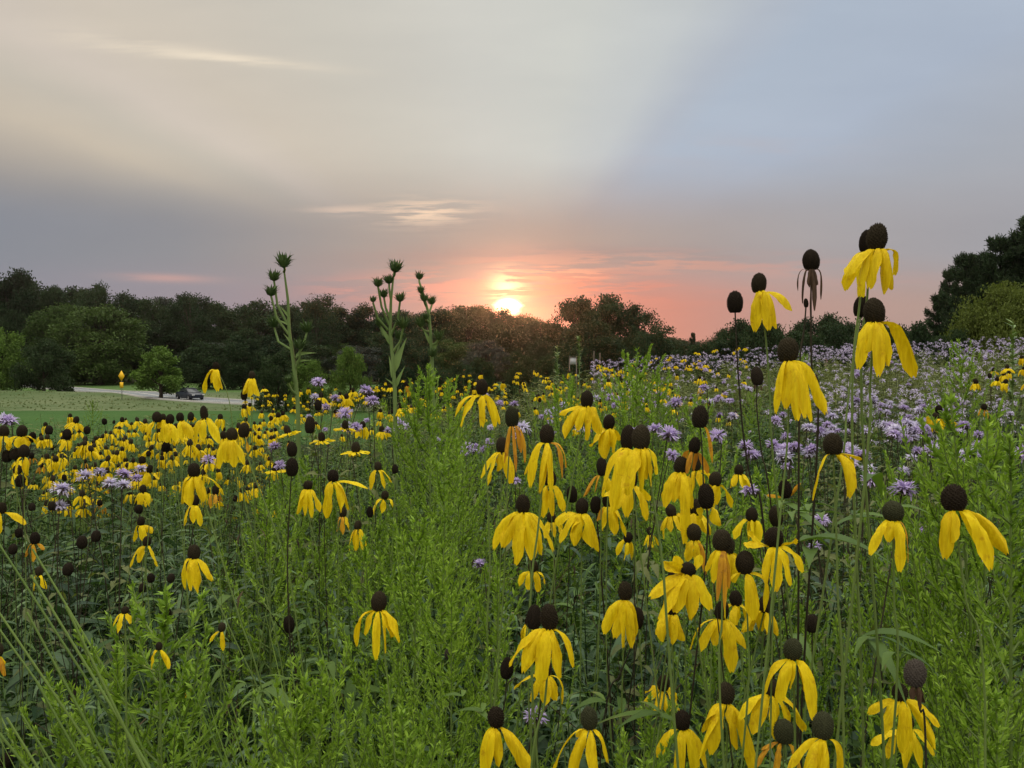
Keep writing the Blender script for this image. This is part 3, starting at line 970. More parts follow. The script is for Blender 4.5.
def compass_plant(label, d, stem, heads, leaves):
    """stem: pixels down the main stalk; heads: (x, y, width px, joint px on the stem)"""
    top = [np.array(at(x, y, d)) for x, y in stem]
    last = top[-1]; foot = np.array([last[0] + .01, last[1], gz(last[0], last[1])])
    path = np.array(top + [last * .5 + foot * .5, foot])
    root = empty('compass_plant', foot, label, 'compass plant', 'tall compass plants')
    P = path - foot
    t = np.linspace(0, len(P) - 1, 30); i0 = np.minimum(t.astype(int), len(P) - 2); fr = (t - i0)[:, None]
    mb = MB(); tube(mb, P[i0] * (1 - fr) + P[i0 + 1] * fr, np.interp(t, [0, 1.5, len(P) - 1], [.0030, .0060, .0092]), 8)
    mb.build('stem', M['compass'], root)
    for k, (x, y, wpx, jx, jy) in enumerate(heads):
        r = random.Random(k + int(x))
        dd = d + r.uniform(-.05, .05)
        h = np.array(at(x, y, dd)) - foot; j = np.array(at(jx, jy, d)) - foot
        s = wpx * d / F / .050
        if abs(x - jx) + abs(y - jy) > 4:
            b = MB(); m = h * .5 + j * .5 + np.array([(h - j)[0] * .22, 0, -abs((h - j)[0]) * .2])
            tube(b, [j, m, h - np.array([0, 0, .006])], [.0052, .0046, .0040], 6); b.build('branch', M['compass'], root)
        c = link('flower_bud', r.choice(C_HEAD), root, h, r.uniform(0, 6)); c.scale = (s, s, s)
        c.rotation_euler.y = r.uniform(-.25, .25)
    for k, (x, y, ex, ey) in enumerate(leaves):
        b = MB(); a = np.array(at(x, y, d)) - foot; e = np.array(at(ex, ey, d - .03)) - foot
        D = e - a; L = np.linalg.norm(D)
        strips(b, [a], [D], [(.1, -1, .4)], L, L * .17, [.5, 1, .9, .6, .3, .03], .35, .2)
        b.build('leaf', M['compass'], root)
    return root

# ------------------------------------------------------------------ trees
def crown_cloud(mb, lobes, r, nclump, nleaf, clump_r, leaf, flat=.8, along=None):
    for (c, rad) in lobes:
        d = nrm(r.normal(0, 1, (nclump, 3))); q = r.uniform(.45, 1.05, nclump) ** .6
        C = np.asarray(c) + d * q[:, None] * np.asarray(rad)
        n = nclump * nleaf
        P = np.repeat(C, nleaf, 0) + np.clip(r.normal(0, 1, (n, 3)), -1.5, 1.5) * np.array([1, 1, flat]) * clump_r * np.repeat(r.uniform(.55, 1.25, nclump), nleaf)[:, None]
        D = nrm(r.normal(0, 1, (n, 3)) + np.array([0, 0, .15]))
        wr = (.5, .8)
        if along is not None:
            D = nrm(D * .75 + nrm(np.asarray(along)) * .6 + np.array([0, 0, .5])); wr = (.12, .25)
        L = r.uniform(.6, 1.3, n) * leaf
        strips(mb, P, D, r.normal(0, 1, (n, 3)), L, L * r.uniform(wr[0], wr[1], n), [.8, .8], .25)


def broad_tree(seed, mat, H=10.0, rx=3.9, z0=1.6, nl=12, leaf=.34, nleaf=52, ncl=10, gap=1.0, pointed=0.0):
    r = np.random.default_rng(seed); tr = MB(); cr = MB()
    tube(tr, [(0, 0, -.4), (.05, 0, .6), (.0, .06, H * .3), (.1, .0, H * .62), (.05, .1, H * .85)], [H * .036, H * .026, H * .02, H * .011, H * .004], 7)
    lobes = []
    zs = np.linspace(z0 + .8, H * .87, nl)
    for k, z in enumerate(zs):
        f = (z - z0) / (H - z0)
        R = rx * (math.sin(min(1, f * .93 + .14) * PI) ** .45) * (1 - pointed * f)
        a = k * 2.4 + r.uniform(-.5, .5); q = r.uniform(.35, .72)
        c = np.array([math.cos(a) * R * q, math.sin(a) * R * q, z])
        rad = np.array([1, 1, .72]) * r.uniform(.30, .44) * max(R, rx * .45) * gap
        if c[2] + rad[2] > H: c[2] = H - rad[2] * .9
        lobes.append((c, rad))
        tube(tr, [(0, 0, max(.8, z * .55)), tuple(c * np.array([.5, .5, .85])), tuple(c)], [H * .010, H * .007, H * .003], 5)
    crown_cloud(cr, lobes, r, int(ncl * 1.3), int(nleaf * 2.2), .36 * rx / 3.9 + .06, leaf * .58)
    return tr.mesh('trunk', M['bark']), cr.mesh('crown', M[mat], False), H


def pine_tree(seed, H=10.0, rx=2.6, z0=1.2):
    r = np.random.default_rng(seed); tr = MB(); cr = MB()
    tube(tr, [(0, 0, -.4), (.03, 0, H * .4), (0, .04, H * .97)], [H * .022, H * .014, H * .003], 7)
    z = z0
    while z < H * .97:
        f = (z - z0) / (H - z0); R = rx * (1 - f) ** .75 + .25; nb = r.integers(4, 7); a0 = r.uniform(0, 6)
        for k in range(nb):
            a = a0 + k * 2 * PI / nb + r.normal(0, .2); R1 = R * r.uniform(.6, 1.1)
            e = np.array([math.cos(a) * R1, math.sin(a) * R1, z + R1 * r.uniform(.12, .45)])
            s = np.array([0, 0, z]); m = (s + e) / 2 - np.array([0, 0, .1 * R1])
            tube(tr, [s, m, e], [.05, .035, .012], 4)
            lob = [(s * (1 - t) + e * t + np.array([0, 0, -.12 * math.sin(t * PI) * R1]), np.array([.30, .30, .22]) * (.7 + .3 * R1 / rx)) for t in (.35, .62, .85, 1.02)]
            crown_cloud(cr, lob, r, 4, 40, .11, .22, 1.2, e - s)
        z += r.uniform(.55, .85)
    return tr.mesh('trunk', M['bark']), cr.mesh('crown', M['pine'], False), H


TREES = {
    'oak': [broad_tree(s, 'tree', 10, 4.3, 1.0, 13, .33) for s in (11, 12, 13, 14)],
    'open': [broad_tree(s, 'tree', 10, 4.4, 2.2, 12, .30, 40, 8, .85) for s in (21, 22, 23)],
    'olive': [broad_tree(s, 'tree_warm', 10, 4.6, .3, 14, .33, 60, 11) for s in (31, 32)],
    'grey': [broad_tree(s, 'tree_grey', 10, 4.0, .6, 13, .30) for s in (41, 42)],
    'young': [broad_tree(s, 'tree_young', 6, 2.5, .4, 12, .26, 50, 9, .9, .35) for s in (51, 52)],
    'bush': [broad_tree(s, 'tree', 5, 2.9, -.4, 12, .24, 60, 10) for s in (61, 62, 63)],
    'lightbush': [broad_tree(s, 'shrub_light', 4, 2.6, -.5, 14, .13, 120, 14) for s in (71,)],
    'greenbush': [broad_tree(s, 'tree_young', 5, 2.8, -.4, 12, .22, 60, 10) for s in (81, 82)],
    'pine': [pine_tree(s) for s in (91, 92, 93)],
}


def tree(kind, px, top, d, label, width=None, group=None, idx=None, base=None):
    """top: the pixel row its crown reaches; width: crown width in pixels"""
    p = at(px, top, d); g = gz(p.x, p.y) if base is None else base
    tm, cm, H = random.choice(TREES[kind]) if idx is None else TREES[kind][idx % len(TREES[kind])]
    h = p.z - g; s = h / (H * 1.0)
    bb = [v[0] for v in (cm.vertices[i].co for i in range(0, len(cm.vertices), 7))]
    w0 = (max(bb) - min(bb)) * .92
    sx = s if width is None else (width * d / F) / w0
    name = {'pine': 'pine_tree', 'bush': 'bush', 'lightbush': 'bush', 'greenbush': 'bush'}.get(kind, 'broadleaf_tree')
    o = empty(name, (p.x, p.y, g), label, 'bush' if 'bush' in kind else 'tree', group, random.uniform(0, 6.28))
    for nm, me in (('trunk', tm), ('crown', cm)):
        c = link(nm, me, o); c.scale = (sx, sx, s)
    return o


PROFILE = [(-80, 262), (0, 267), (10, 268), (25, 276), (40, 282), (55, 281), (70, 280), (90, 279), (107, 284), (115, 288), (130, 292), (150, 297), (165, 294),
           (175, 291), (190, 290), (205, 291), (225, 299), (235, 305), (250, 299), (265, 296), (290, 301), (303, 299), (317, 292), (335, 306), (350, 301), (370, 304),
           (385, 309), (400, 305), (420, 307), (435, 307), (445, 303), (455, 300), (465, 300), (480, 303), (495, 306), (508, 311), (520, 309), (535, 311),
           (550, 316), (600, 330), (680, 336), (720, 330)]
PX = [p[0] for p in PROFILE]; PY = [p[1] for p in PROFILE]
x = -230; k = 0
while x < 705:
    top = float(np.interp(x, PX, PY))
    seg = ('far left of the lawn' if x < 60 else 'between the lawn and the grey thicket' if x < 170 else 'behind the parked car' if x < 250
           else 'behind the tall bristly stalks' if x < 440 else 'right below the setting sun' if x < 545 else 'behind the big leafy clump')
    kind = ('oak', 'open', 'oak', 'open', 'oak')[k % 5]
    if 150 < x < 232 and k % 2: kind = 'grey'
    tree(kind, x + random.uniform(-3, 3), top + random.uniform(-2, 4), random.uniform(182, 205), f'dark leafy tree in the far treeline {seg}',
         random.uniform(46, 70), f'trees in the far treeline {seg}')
    x += random.uniform(13, 18); k += 1
# a lower, nearer row that closes the wood towards the lawn
x = -220; k = 0
while x < 560:
    top = float(np.interp(x, PX, PY)) + random.uniform(22, 44)
    seg = 'at the left edge' if x < 110 else 'behind the road' if x < 260 else 'behind the tall stalks' if x < 450 else 'under the sun'
    tree(('oak', 'olive', 'grey', 'oak', 'bush')[k % 5], x, top, random.uniform(160, 176), f'lower rounded tree in the front row of the wood {seg}',
         random.uniform(40, 60), f'front row of the wood {seg}')
    x += random.uniform(22, 30); k += 1
# trees and shrubs that can be told apart
tree('open', 190, 288, 172, 'open crowned oak standing above the treeline over the car', 56, idx=0)
tree('open', 317, 290, 172, 'round topped oak rising above the wood beside the left bristly stalk', 44, idx=1)
tree('open', 95, 277, 178, 'flat topped dark oak highest over the yellow road sign', 46, idx=2)
tree('oak', 12, 265, 180, 'tallest dark tree at the left end of the wood', 60, idx=1)
tree('olive', 100, 302, 158, 'large olive green rounded tree behind the yellow road sign', 88, idx=0)
tree('olive', 55, 300, 164, 'dull olive tree left of the large rounded one', 66, idx=1)
tree('bush', 43, 338, 118, 'dense dark bush on the lawn at the left', 54, idx=0)
tree('greenbush', 2, 327, 120, 'green bush cut by the left edge of the view', 46, idx=1)
tree('young', 160, 344, 101, 'bright young tree on the verge just left of the car', 48, idx=0)
tree('bush', 205, 341, 138, 'dark bush behind the parked car', 56, idx=1)
tree('bush', 243, 335, 136, 'dark bush right of the parked car', 50, idx=2)
tree('greenbush', 350, 346, 74, 'mid green bush between the two tallest stalks', 46, idx=0)
tree('greenbush', 308, 360, 72, 'low green bush behind the left stalk', 40, idx=1)
tree('bush', 278, 352, 75, 'low dark bush left of the left stalk', 44, idx=0)
tree('bush', 395, 352, 74, 'low dark bush behind the middle stalk', 46, idx=1)
tree('oak', 575, 290, 104, 'tall leafy tree right of the setting sun, left of its clump', 62, idx=2)
tree('oak', 605, 291, 108, 'tall leafy tree in the middle of the clump right of the sun', 74, idx=3)
tree('open', 640, 300, 106, 'open tree leaning out at the right end of the clump', 66, idx=2)
tree('oak', 590, 318, 96, 'lower bushy tree in front of the clump right of the sun', 74, idx=0)
tree('bush', 480, 358, 60, 'low dark bush below the setting sun', 44, idx=2)
tree('bush', 520, 352, 62, 'low green bush right below the sun, behind the yellow flowers', 40, idx=0)
tree('bush', 432, 366, 58, 'low dark bush below the rightmost bristly stalk', 46, idx=1)
tree('bush', 458, 362, 62, 'low dark bush left below the setting sun', 44, idx=0)
tree('bush', 548, 356, 64, 'low dark bush left of the slim seed stalk', 44, idx=2)
tree('bush', 655, 330, 92, 'dark bush closing the right foot of the clump', 50, idx=1)
tree('pine', 693, 331, 110, 'small pointed conifer in the dip of the skyline', 17, idx=0)
tree('oak', 675, 340, 112, 'low dark tree left of the small conifer', 30, idx=1)
for i, (px, top, wd) in enumerate([(703, 338, 30), (727, 330, 40), (750, 324, 46), (775, 322, 46), (800, 326, 46), (846, 320, 46), (870, 322, 46), (896, 324, 46), (716, 326, 32), (738, 316, 40), (762, 311, 42), (788, 318, 36), (812, 314, 40), (834, 309, 44), (858, 311, 42), (884, 314, 42), (905, 322, 36), (925, 325, 34)]):
    tree(('oak', 'bush', 'open')[i % 3] if i % 3 != 1 else 'oak', px, top, random.uniform(52, 70),
         'dark tree in the row behind the flowering rise on the right', wd * 1.35, 'trees behind the flowering rise', i)
tree('pine', 940, 296, 48, 'lower pine at the left foot of the pine stand', 56, idx=1)
tree('pine', 966, 249, 44, 'pine in the middle of the stand on the right', 78, idx=0)
tree('pine', 1000, 240, 43, 'tall pine just inside the right edge', 108, idx=2)
tree('pine', 984, 258, 47, 'shorter pine filling the gap in the middle of the stand', 90, idx=1)
tree('pine', 950, 272, 50, 'pine on the left shoulder of the stand', 50, idx=2)
tree('pine', 1018, 246, 49, 'pine behind the gap of the two tallest', 96, idx=0)
tree('pine', 1034, 220, 42, 'tallest pine cut by the right edge of the view', 112, idx=1)
tree('pine', 1075, 214, 46, 'pine just outside the right edge', 84, idx=0)
tree('bush', 925, 322, 44, 'dark bush under the pine stand', 60, idx=0)
tree('lightbush', 1000, 283, 30, 'pale olive bush in front of the pines on the right', 110, idx=0)
tree('bush', 952, 330, 30, 'small dark bush left of the pale olive bush', 52, idx=2)

# ------------------------------------------------------------------ car, signs, board
def car():
    d = 97.0
    p = at(186, 401, d)
    i = int(np.argmin(np.hypot(RP[:, 0] - p.x, RP[:, 1] - p.y)))
    c = RP[i] + RN[i] * -.7; yaw = math.atan2(RT[i][1], RT[i][0])
    root = empty('parked_car', (c[0], c[1], gz(c[0], c[1]) + .17), 'dark blue sedan on the grey road beyond the lawn', 'car', None, yaw)
    # lower body: sections along x
    def hull(secs, name, mat, parent):
        b = MB(); V = []
        for x_, w_, z0_, z1_, r_ in secs:
            V.append([(x_, -w_, z0_), (x_, -w_ * 1.0, z1_ - r_), (x_, -w_ + r_, z1_), (x_, w_ - r_, z1_), (x_, w_, z1_ - r_), (x_, w_, z0_)])
        V = np.array(V); k = 6; n = len(secs)
        i = np.arange(n - 1)[:, None] * k; j = np.arange(k)[None]; j2 = (j + 1) % k
        b.add(V, np.stack([i + j, i + j2, i + k + j2, i + k + j], -1))
        for e in (0, n - 1):
            o_ = e * k; b.add(V[e], [[0, 1, 4, 5], [1, 2, 3, 4]])
        return b.build(name, mat, parent)
    hull([(-2.25, .70, .38, .78, .10), (-2.1, .84, .26, .92, .12), (-1.3, .90, .20, .97, .10), (0, .91, .20, .95, .08), (1.1, .90, .20, .90, .10), (1.9, .82, .24, .80, .12), (2.25, .66, .34, .66, .10)], 'body', M['paint_blue'], root)
    hull([(-1.55, .72, .90, .96, .03), (-.95, .66, .90, 1.36, .10), (-.2, .66, .90, 1.44, .12), (.35, .66, .90, 1.40, .12), (1.15, .74, .86, .93, .03)], 'cabin', M['glass'], root)
    hull([(-1.02, .60, 1.345, 1.375, .015), (-.2, .62, 1.42, 1.455, .015), (.40, .60, 1.375, 1.405, .015)], 'roof', M['paint_blue'], root)
    for sx in (-1.38, 1.38):
        for sy in (-.82, .82):
            w_ = empty_child('wheel', root, (sx, sy, .32))
            b = MB(); tor = [(.20, -.10), (.31, -.10), (.325, 0), (.31, .10), (.20, .10)]
            a = np.arange(20) * 2 * PI / 20
            V = np.array([[(r_ * math.cos(t), y_, r_ * math.sin(t)) for t in a] for r_, y_ in tor])
            ii = np.arange(4)[:, None] * 20; j = np.arange(20)[None]
            b.add(V, np.stack([ii + j, ii + (j + 1) % 20, ii + 20 + (j + 1) % 20, ii + 20 + j], -1)); b.build('tyre', M['rubber'], w_)
            b = MB(); a5 = np.arange(10) * 2 * PI / 10
            V = np.array([[(r_ * math.cos(t), y_, r_ * math.sin(t)) for t in a5] for r_, y_ in ((.205, -.085), (.19, -.06), (.05, -.075), (.05, .075), (.19, .06), (.205, .085))])
            ii = np.arange(5)[:, None] * 10; j = np.arange(10)[None]
            b.add(V, np.stack([ii + j, ii + (j + 1) % 10, ii + 10 + (j + 1) % 10, ii + 10 + j], -1)); b.build('rim', M['alloy'], w_)
    for sy in (-.62, .62):
        b = MB(); box(b, (2.17, sy, .62), (.16, .30, .12)); b.build('headlight', M['lamp_clear'], root)
        b = MB(); box(b, (-2.20, sy, .78), (.12, .28, .14)); b.build('tail_light', M['lamp_red'], root)
    for sy in (-.98, .98):
        b = MB(); box(b, (.75, sy, .98), (.14, .20, .12)); b.build('mirror', M['paint_blue'], root)


def empty_child(name, parent, loc):
    o = bpy.data.objects.new(name, None); COL.objects.link(o); o.parent = parent; o.location = loc; o.empty_display_size = .1
    return o


car()


def warning_sign():
    d = 100.0; p = at(121.5, 376, d); g = gz(p.x, p.y)
    root = empty('warning_sign', (p.x, p.y, g), 'yellow diamond road sign with a smaller yellow plate on one post', 'road sign', None, -.5)
    top = p.z - g
    b = MB(); box(b, (0, .03, top * .5 + .3), (.07, .05, top + .6)); b.build('post', M['galv'], root)
    b = MB(); h = .70
    V = [(0, -.015, top - h), (h * .9, -.015, top), (0, -.015, top + h), (-h * .9, -.015, top), (0, .0, top - h), (h * .9, .0, top), (0, .0, top + h), (-h * .9, .0, top)]
    b.add(V, [(0, 1, 2, 3), (7, 6, 5, 4), (0, 4, 5, 1), (1, 5, 6, 2), (2, 6, 7, 3), (3, 7, 4, 0)]); b.build('diamond_plate', M['sign_yellow'], root, False)
    b = MB(); z = top - h - .45; box(b, (0, -.008, z), (.68, .014, .74)); b.build('lower_plate', M['sign_yellow'], root, False)


warning_sign()


def notice_board():
    d = 40.0; p = at(573, 361, d); g = gz(p.x, p.y)
    root = empty('notice_board', (p.x, p.y, g), 'small white board on thin posts beyond the crest, in front of the leafy clump', 'board')
    z = p.z - g
    b = MB(); box(b, (0, 0, z), (.30, .05, .34)); b.build('panel', M['white_paint'], root, False)
    b = MB(); box(b, (0, 0, z + .195), (.38, .12, .04)); b.build('cap', M['wood'], root, False)
    for sx in (-.18, .18):
        b = MB(); box(b, (sx, .0, z * .5 + .1), (.05, .05, z + .3)); b.build('post', M['wood'], root, False)


notice_board()
for px, top, lab in ((594, 352, 'thin grey post left of the pair behind the crest'), (600, 354, 'thin grey post right of the pair behind the crest')):
    p = at(px, top, 38); g = gz(p.x, p.y)
    b = MB(); tube(b, [(0, 0, -.3), (0, 0, (p.z - g) * .6), (0, 0, p.z - g)], [.045, .045, .04], 8); lathe(b, [(.04, p.z - g), (.055, p.z - g + .01), (.03, p.z - g + .04), (.001, p.z - g + .05)], 8)
    o = b.build('fence_post', M['wood']); o.location = (p.x, p.y, g); tag(o, lab, 'post')

# ------------------------------------------------------------------ the three tall bristly stalks
compass_plant('tallest bristly green stalk, leftmost of three, its top bent to a single head', 2.9,
              [(284, 270), (288, 300), (289, 330), (294, 365), (298, 405)],
              [(284, 265, 17, 284, 272), (274, 279, 14, 288, 325), (271, 294, 14, 289, 335), (274, 325, 15, 292, 350), (307, 330, 15, 296, 358), (300, 347, 14, 296, 368), (288, 381, 10, 298, 396)],
              [(289, 325, 277, 318), (293, 345, 284, 333), (296, 355, 314, 350), (296, 362, 309, 358), (290, 318, 280, 305)])
compass_plant('thick bristly green stalk with crowded heads, middle of three', 2.9,
              [(394, 272), (391, 300), (390, 330), (393, 362), (395, 392)],
              [(395, 270, 16, 394, 276), (378, 285, 12, 389, 325), (389, 282, 12, 391, 300), (384, 296, 11, 390, 318), (400, 300, 12, 391, 335), (373, 301, 8, 388, 330), (380, 325, 13, 391, 340), (403, 326, 15, 393, 352), (400, 338, 13, 394, 360)],
              [(394, 372, 405, 335), (394, 380, 389, 355), (395, 388, 403, 366), (391, 345, 380, 322), (394, 385, 387, 378)])
compass_plant('thin bristly stalk with small withered heads, rightmost of three', 3.3,
              [(420, 283), (424, 297), (429, 315), (431, 340), (433, 378)],
              [(419, 278, 10, 421, 287), (421, 292, 9, 423, 298), (424, 300, 10, 426, 306), (432, 303, 11, 428, 314), (421, 325, 13, 430, 332), (439, 338, 13, 431, 345), (432, 355, 12, 432, 358), (426, 318, 8, 429, 322)],
              [(431, 345, 423, 326), (432, 360, 426, 380), (432, 352, 442, 330)])

# ------------------------------------------------------------------ the coneflowers that can be told apart
O, W = 'orange', 'brown'
C = coneflower
# upper right, against the sky
C('highest yellow coneflower against the sky, one petal rolled back in a loop', 877, 237, 21, 26, [(841, 277, .6, 17), (853, 297, .5, 10), (862, 290, .9, 17), (875, 296, 1, 15), (886, 291, .8, 12), (891, 276, .5, 9, 2.2), (892, 258, .6, 9, 3.0)], tilt=(0, .10), path=[(871, 262, .01), (867, 300, .02), (862, 420, .03)], base_dy=.48)
C('dark cone tucked behind the left of the highest yellow coneflower', 866, 241, 14, 22, [(850, 290, -.5), (868, 296, -.8)], d=.80, kind='d', path=[(860, 300, .02), (852, 430, .03)])
C('coneflower with one broad petal swung right, just below the highest one', 874, 311, 22, 26, [(854, 369, .5, 16), (861, 352, .9, 16), (869, 376, 1, 15), (880, 366, .9, 11), (908, 377, .5, 20, 1.2)], path=[(870, 390, .02), (866, 470, .02)])
C('bare dark cone on a pale stem beside the coneflower with the broad right petal', 861, 306, 15, 22, [], d=.92, kind='d', path=[(853, 360), (846, 420), (840, 480)])
C('bare dark cone with a brown withered beard on a doubled dark stem against the sky', 811, 260, 18, 21, [(807, 288, .7, 6, .3, W), (814, 286, .9, 6, .2, W), (819, 300, .4, 3, 1.2, W), (801, 304, .3, 3, .9, W), (808, 312, 1, 5, .2, W), (812, 304, .7, 5, .2, W), (797, 291, .2, 2, 1.8, W), (806, 318, .6, 3, .3, W)], kind='d', stem='d', path=[(811, 320), (812, 370), (818, 430)])
C('dark withered stem leaning beside the bearded bare cone', 806, 303, 5, 9, [], d=.85, kind='d', stem='d', path=[(804, 330), (800, 360), (799, 420)])
C('yellow coneflower left of the bearded bare cone, with its petal spread right', 759, 283, 16, 20, [(752, 332, .6, 15), (764, 331, 1, 14), (773, 329, .8, 13), (790, 311, .5, 14, 1.8)], path=[(766, 340), (770, 400), (774, 470)])
C('tall bare brown cone on a long dark bowed stem', 735, 302, 17, 22, [], kind='d', stem='d', path=[(738, 370), (744, 440), (754, 495), (764, 530)])
C('short bare cone on a dark stem with a side shoot', 757, 376, 13, 19, [(753, 391, .6, 4, .6, W), (761, 391, .6, 4, .6, W)], kind='d', stem='d', path=[(757, 410), (762, 455), (771, 505)])
C('big coneflower with long ragged petals below the bearded bare cone', 788, 350, 22, 25, [(772, 413, .5, 10), (780, 408, .8, 14), (789, 419, 1, 15), (797, 417, 1, 13), (805, 420, .8, 12), (822, 413, .5, 17)], path=[(788, 430), (782, 500), (776, 560)])
C('dark cone with its petals nearly all fallen, an orange shred hanging right', 700, 417, 17, 22, [(711, 462, .4, 6, .5, O)], kind='d', stem='d', path=[(702, 450), (704, 500), (706, 560)])
C('coneflower with small curled petal stubs at its right and one long petal drooping left', 833, 444, 20, 22, [(810, 499, .4, 9, 1.0), (840, 495, 1, 15), (850, 487, .8, 11), (852, 465, .4, 7, 1.6), (860, 459, .3, 5, 1.6)], path=[(836, 520), (838, 600), (843, 700)])
C('greenish cone with three tired petals below the lavender flower', 893, 511, 22, 20, [(866, 553, .5, 11), (890, 567, 1, 14), (902, 560, .7, 8, 1.2, O), (884, 540, .8, 12)], kind='g', path=[(894, 600), (896, 700)])
C('rightmost coneflower with a broad petal pointing down to the right', 954, 498, 25, 26, [(938, 556, .6, 17), (944, 540, .9, 14), (977, 564, 1, 19), (999, 551, .6, 19), (988, 552, -.6, 12)], path=[(966, 600), (985, 700)])
# centre right
C('coneflower with a skirt of four petals, left of a pair', 681, 465, 15, 17, [(663, 506, .5, 15), (679, 507, 1, 15), (690, 506, .9, 15), (681, 540, .8, 13), (671, 500, .9, 13)])
C('coneflower behind the right of the skirted pair', 695, 463, 13, 16, [(720, 494, .4, 9, 1.6), (701, 492, .8, 12), (690, 500, .7, 12)], d=1.2)
C('dark egg shaped cone with one petal hanging right, among the skirted pair', 706, 496, 17, 25, [(720, 525, .4, 14), (701, 520, -.6, 12)], kind='d', stem='d', tilt=(.1, -.12))
C('bare dark cone behind the two facing coneflowers', 785, 489, 14, 18, [(766, 495, .3, 6, .6, O), (800, 483, .3, 6, .6, O)], kind='d', d=1.2)
C('dark cone just above the wide spread coneflower', 776, 516, 15, 20, [], kind='c', d=1.05)
C('wide spread coneflower with petals held out level on both sides', 774, 537, 20, 20, [(742, 543, .4, 13, 2.4), (748, 531, .0, 9, 2.2), (797, 541, .2, 12, 2.2), (770, 587, 1, 14), (786, 581, 1, 14), (800, 570, .6, 16, 1.6), (763, 580, .9, 12)], tilt=(.25, 0))
C('coneflower half covered by the crumpled facing one', 694, 532, 16, 17, [(685, 560, .6, 13), (697, 562, .9, 13), (703, 572, .7, 9, 1, O)], d=1.0)
C('round dark cone with thin fading orange petals', 722, 540, 20, 21, [(704, 570, .4, 8, 1.2), (713, 596, .9, 8, 1, O), (719, 603, 1, 7, .8, O), (725, 585, .9, 7, 1, O), (710, 580, .7, 12)], path=[(722, 620), (720, 700)])
C('cone with two narrow petals bent into a ring around one broad petal', 745, 562, 20, 23, [(723, 617, .3, 7, 1.8), (749, 615, 1, 17), (762, 609, .5, 9, 2.2), (767, 590, .3, 7, 2.4)], path=[(748, 640), (746, 720)])
C('crumpled coneflower turned to face the viewer, petals all around', 688, 570, 17, 17, [(664, 560, .2, 14, .8), (648, 594, .7, 17, .6), (655, 614, .9, 19, .6), (686, 615, 1, 20, .7), (708, 606, .8, 18, .7), (676, 557, -.5, 14, .8), (702, 556, -.4, 12, .8), (672, 608, 1, 18, .6)], tilt=(.75, -.15), base_dy=.15)
C('coneflower hidden under the crumpled facing one', 672, 606, 15, 17, [(654, 632, .6, 12), (669, 640, 1, 15), (682, 637, .9, 15), (662, 638, .9, 14)], d=.98)
C('coneflower with closed skirt left of the crumpled one', 625, 591, 15, 18, [(604, 632, .5, 13), (613, 634, .9, 14), (622, 642, 1, 14), (632, 634, .8, 13), (629, 643, .9, 12)])
C('bare dark cone on a reddish stem beside the closed skirt coneflower', 637, 618, 15, 21, [], kind='d', stem='d', path=[(630, 650), (620, 675), (604, 720)])
C('coneflower with one long pointed petal below the ring petalled one', 722, 610, 15, 19, [(689, 648, .3, 6, 1.8), (698, 648, .6, 12), (727, 666, 1, 16), (744, 645, .6, 12), (712, 642, .9, 13)], d=.98, path=[(722, 680), (724, 760)])
C('small round dark spent cone right of the long petalled coneflower', 812, 623, 15, 18, [], kind='d', stem='d', d=1.1)
C('tiny dark bud by the thick stem on the right', 868, 638, 8, 11, [], kind='d', stem='d', d=1.6)
C('big greenish coneflower with four long petals, low right of centre', 793, 649, 20, 21, [(761, 692, .4, 13, 1.5), (774, 698, .8, 15), (809, 716, 1, 19), (803, 690, .7, 14), (786, 684, .9, 12)], kind='g', path=[(795, 740)])
C('flower with wide arched petals beneath the big greenish coneflower', 771, 687, 15, 16, [(737, 717, .4, 14, 1.6), (748, 728, .8, 17), (771, 732, 1, 15), (801, 727, .5, 15, 1.5), (786, 722, .8, 13)], d=.82)
C('coneflower at the bottom with a broad pale petal hanging right', 726, 693, 18, 20, [(700, 729, .4, 14, 1.3), (707, 747, .9, 16), (734, 742, .9, 18), (748, 770, .7, 14), (696, 752, .6, 10)], path=[(726, 770)])
C('small coneflower at the bottom right of centre, skirt of four petals', 682, 720, 17, 18, [(657, 755, .4, 13, 1.3), (675, 772, .9, 14), (692, 772, 1, 14), (704, 764, .6, 11)], path=[(684, 790)])
C('fading coneflower with curled orange petals at the bottom', 784, 731, 22, 23, [(755, 764, .4, 9, 1.5, O), (768, 774, .7, 12, 1.2, O), (760, 748, .3, 8, 1.6, O), (795, 775, .8, 10, 1, O)], kind='g', d=.80)
C('large greenish coneflower cut by the bottom edge', 823, 725, 22, 26, [(785, 765, .4, 12, 1.4), (800, 775, .8, 15), (821, 778, 1, 16), (836, 772, .5, 9, 1.5), (812, 770, .9, 12)], kind='g', d=.70)
C('bare grey purple cone with withered collar over the crumpled yellow heads, lower right', 915, 673, 22, 26, [(909, 697, .6, 8, .4, W), (920, 700, .6, 8, .4, W), (914, 704, 1, 8, .3, W)], kind='y', stem='d', path=[(920, 710), (926, 760)])
C('crumpled yellow coneflower behind the grey purple cone', 900, 692, 16, 17, [(866, 712, .3, 10, 1.2), (878, 728, .8, 14), (893, 745, 1, 15), (906, 735, .9, 14), (936, 724, .4, 12), (928, 744, .6, 12)], d=.82)
C('second crumpled yellow coneflower, low behind the grey purple cone', 907, 722, 14, 15, [(884, 755, .5, 12), (899, 764, .9, 14), (915, 762, 1, 14), (930, 752, .6, 13), (868, 742, .4, 12)], d=.95)
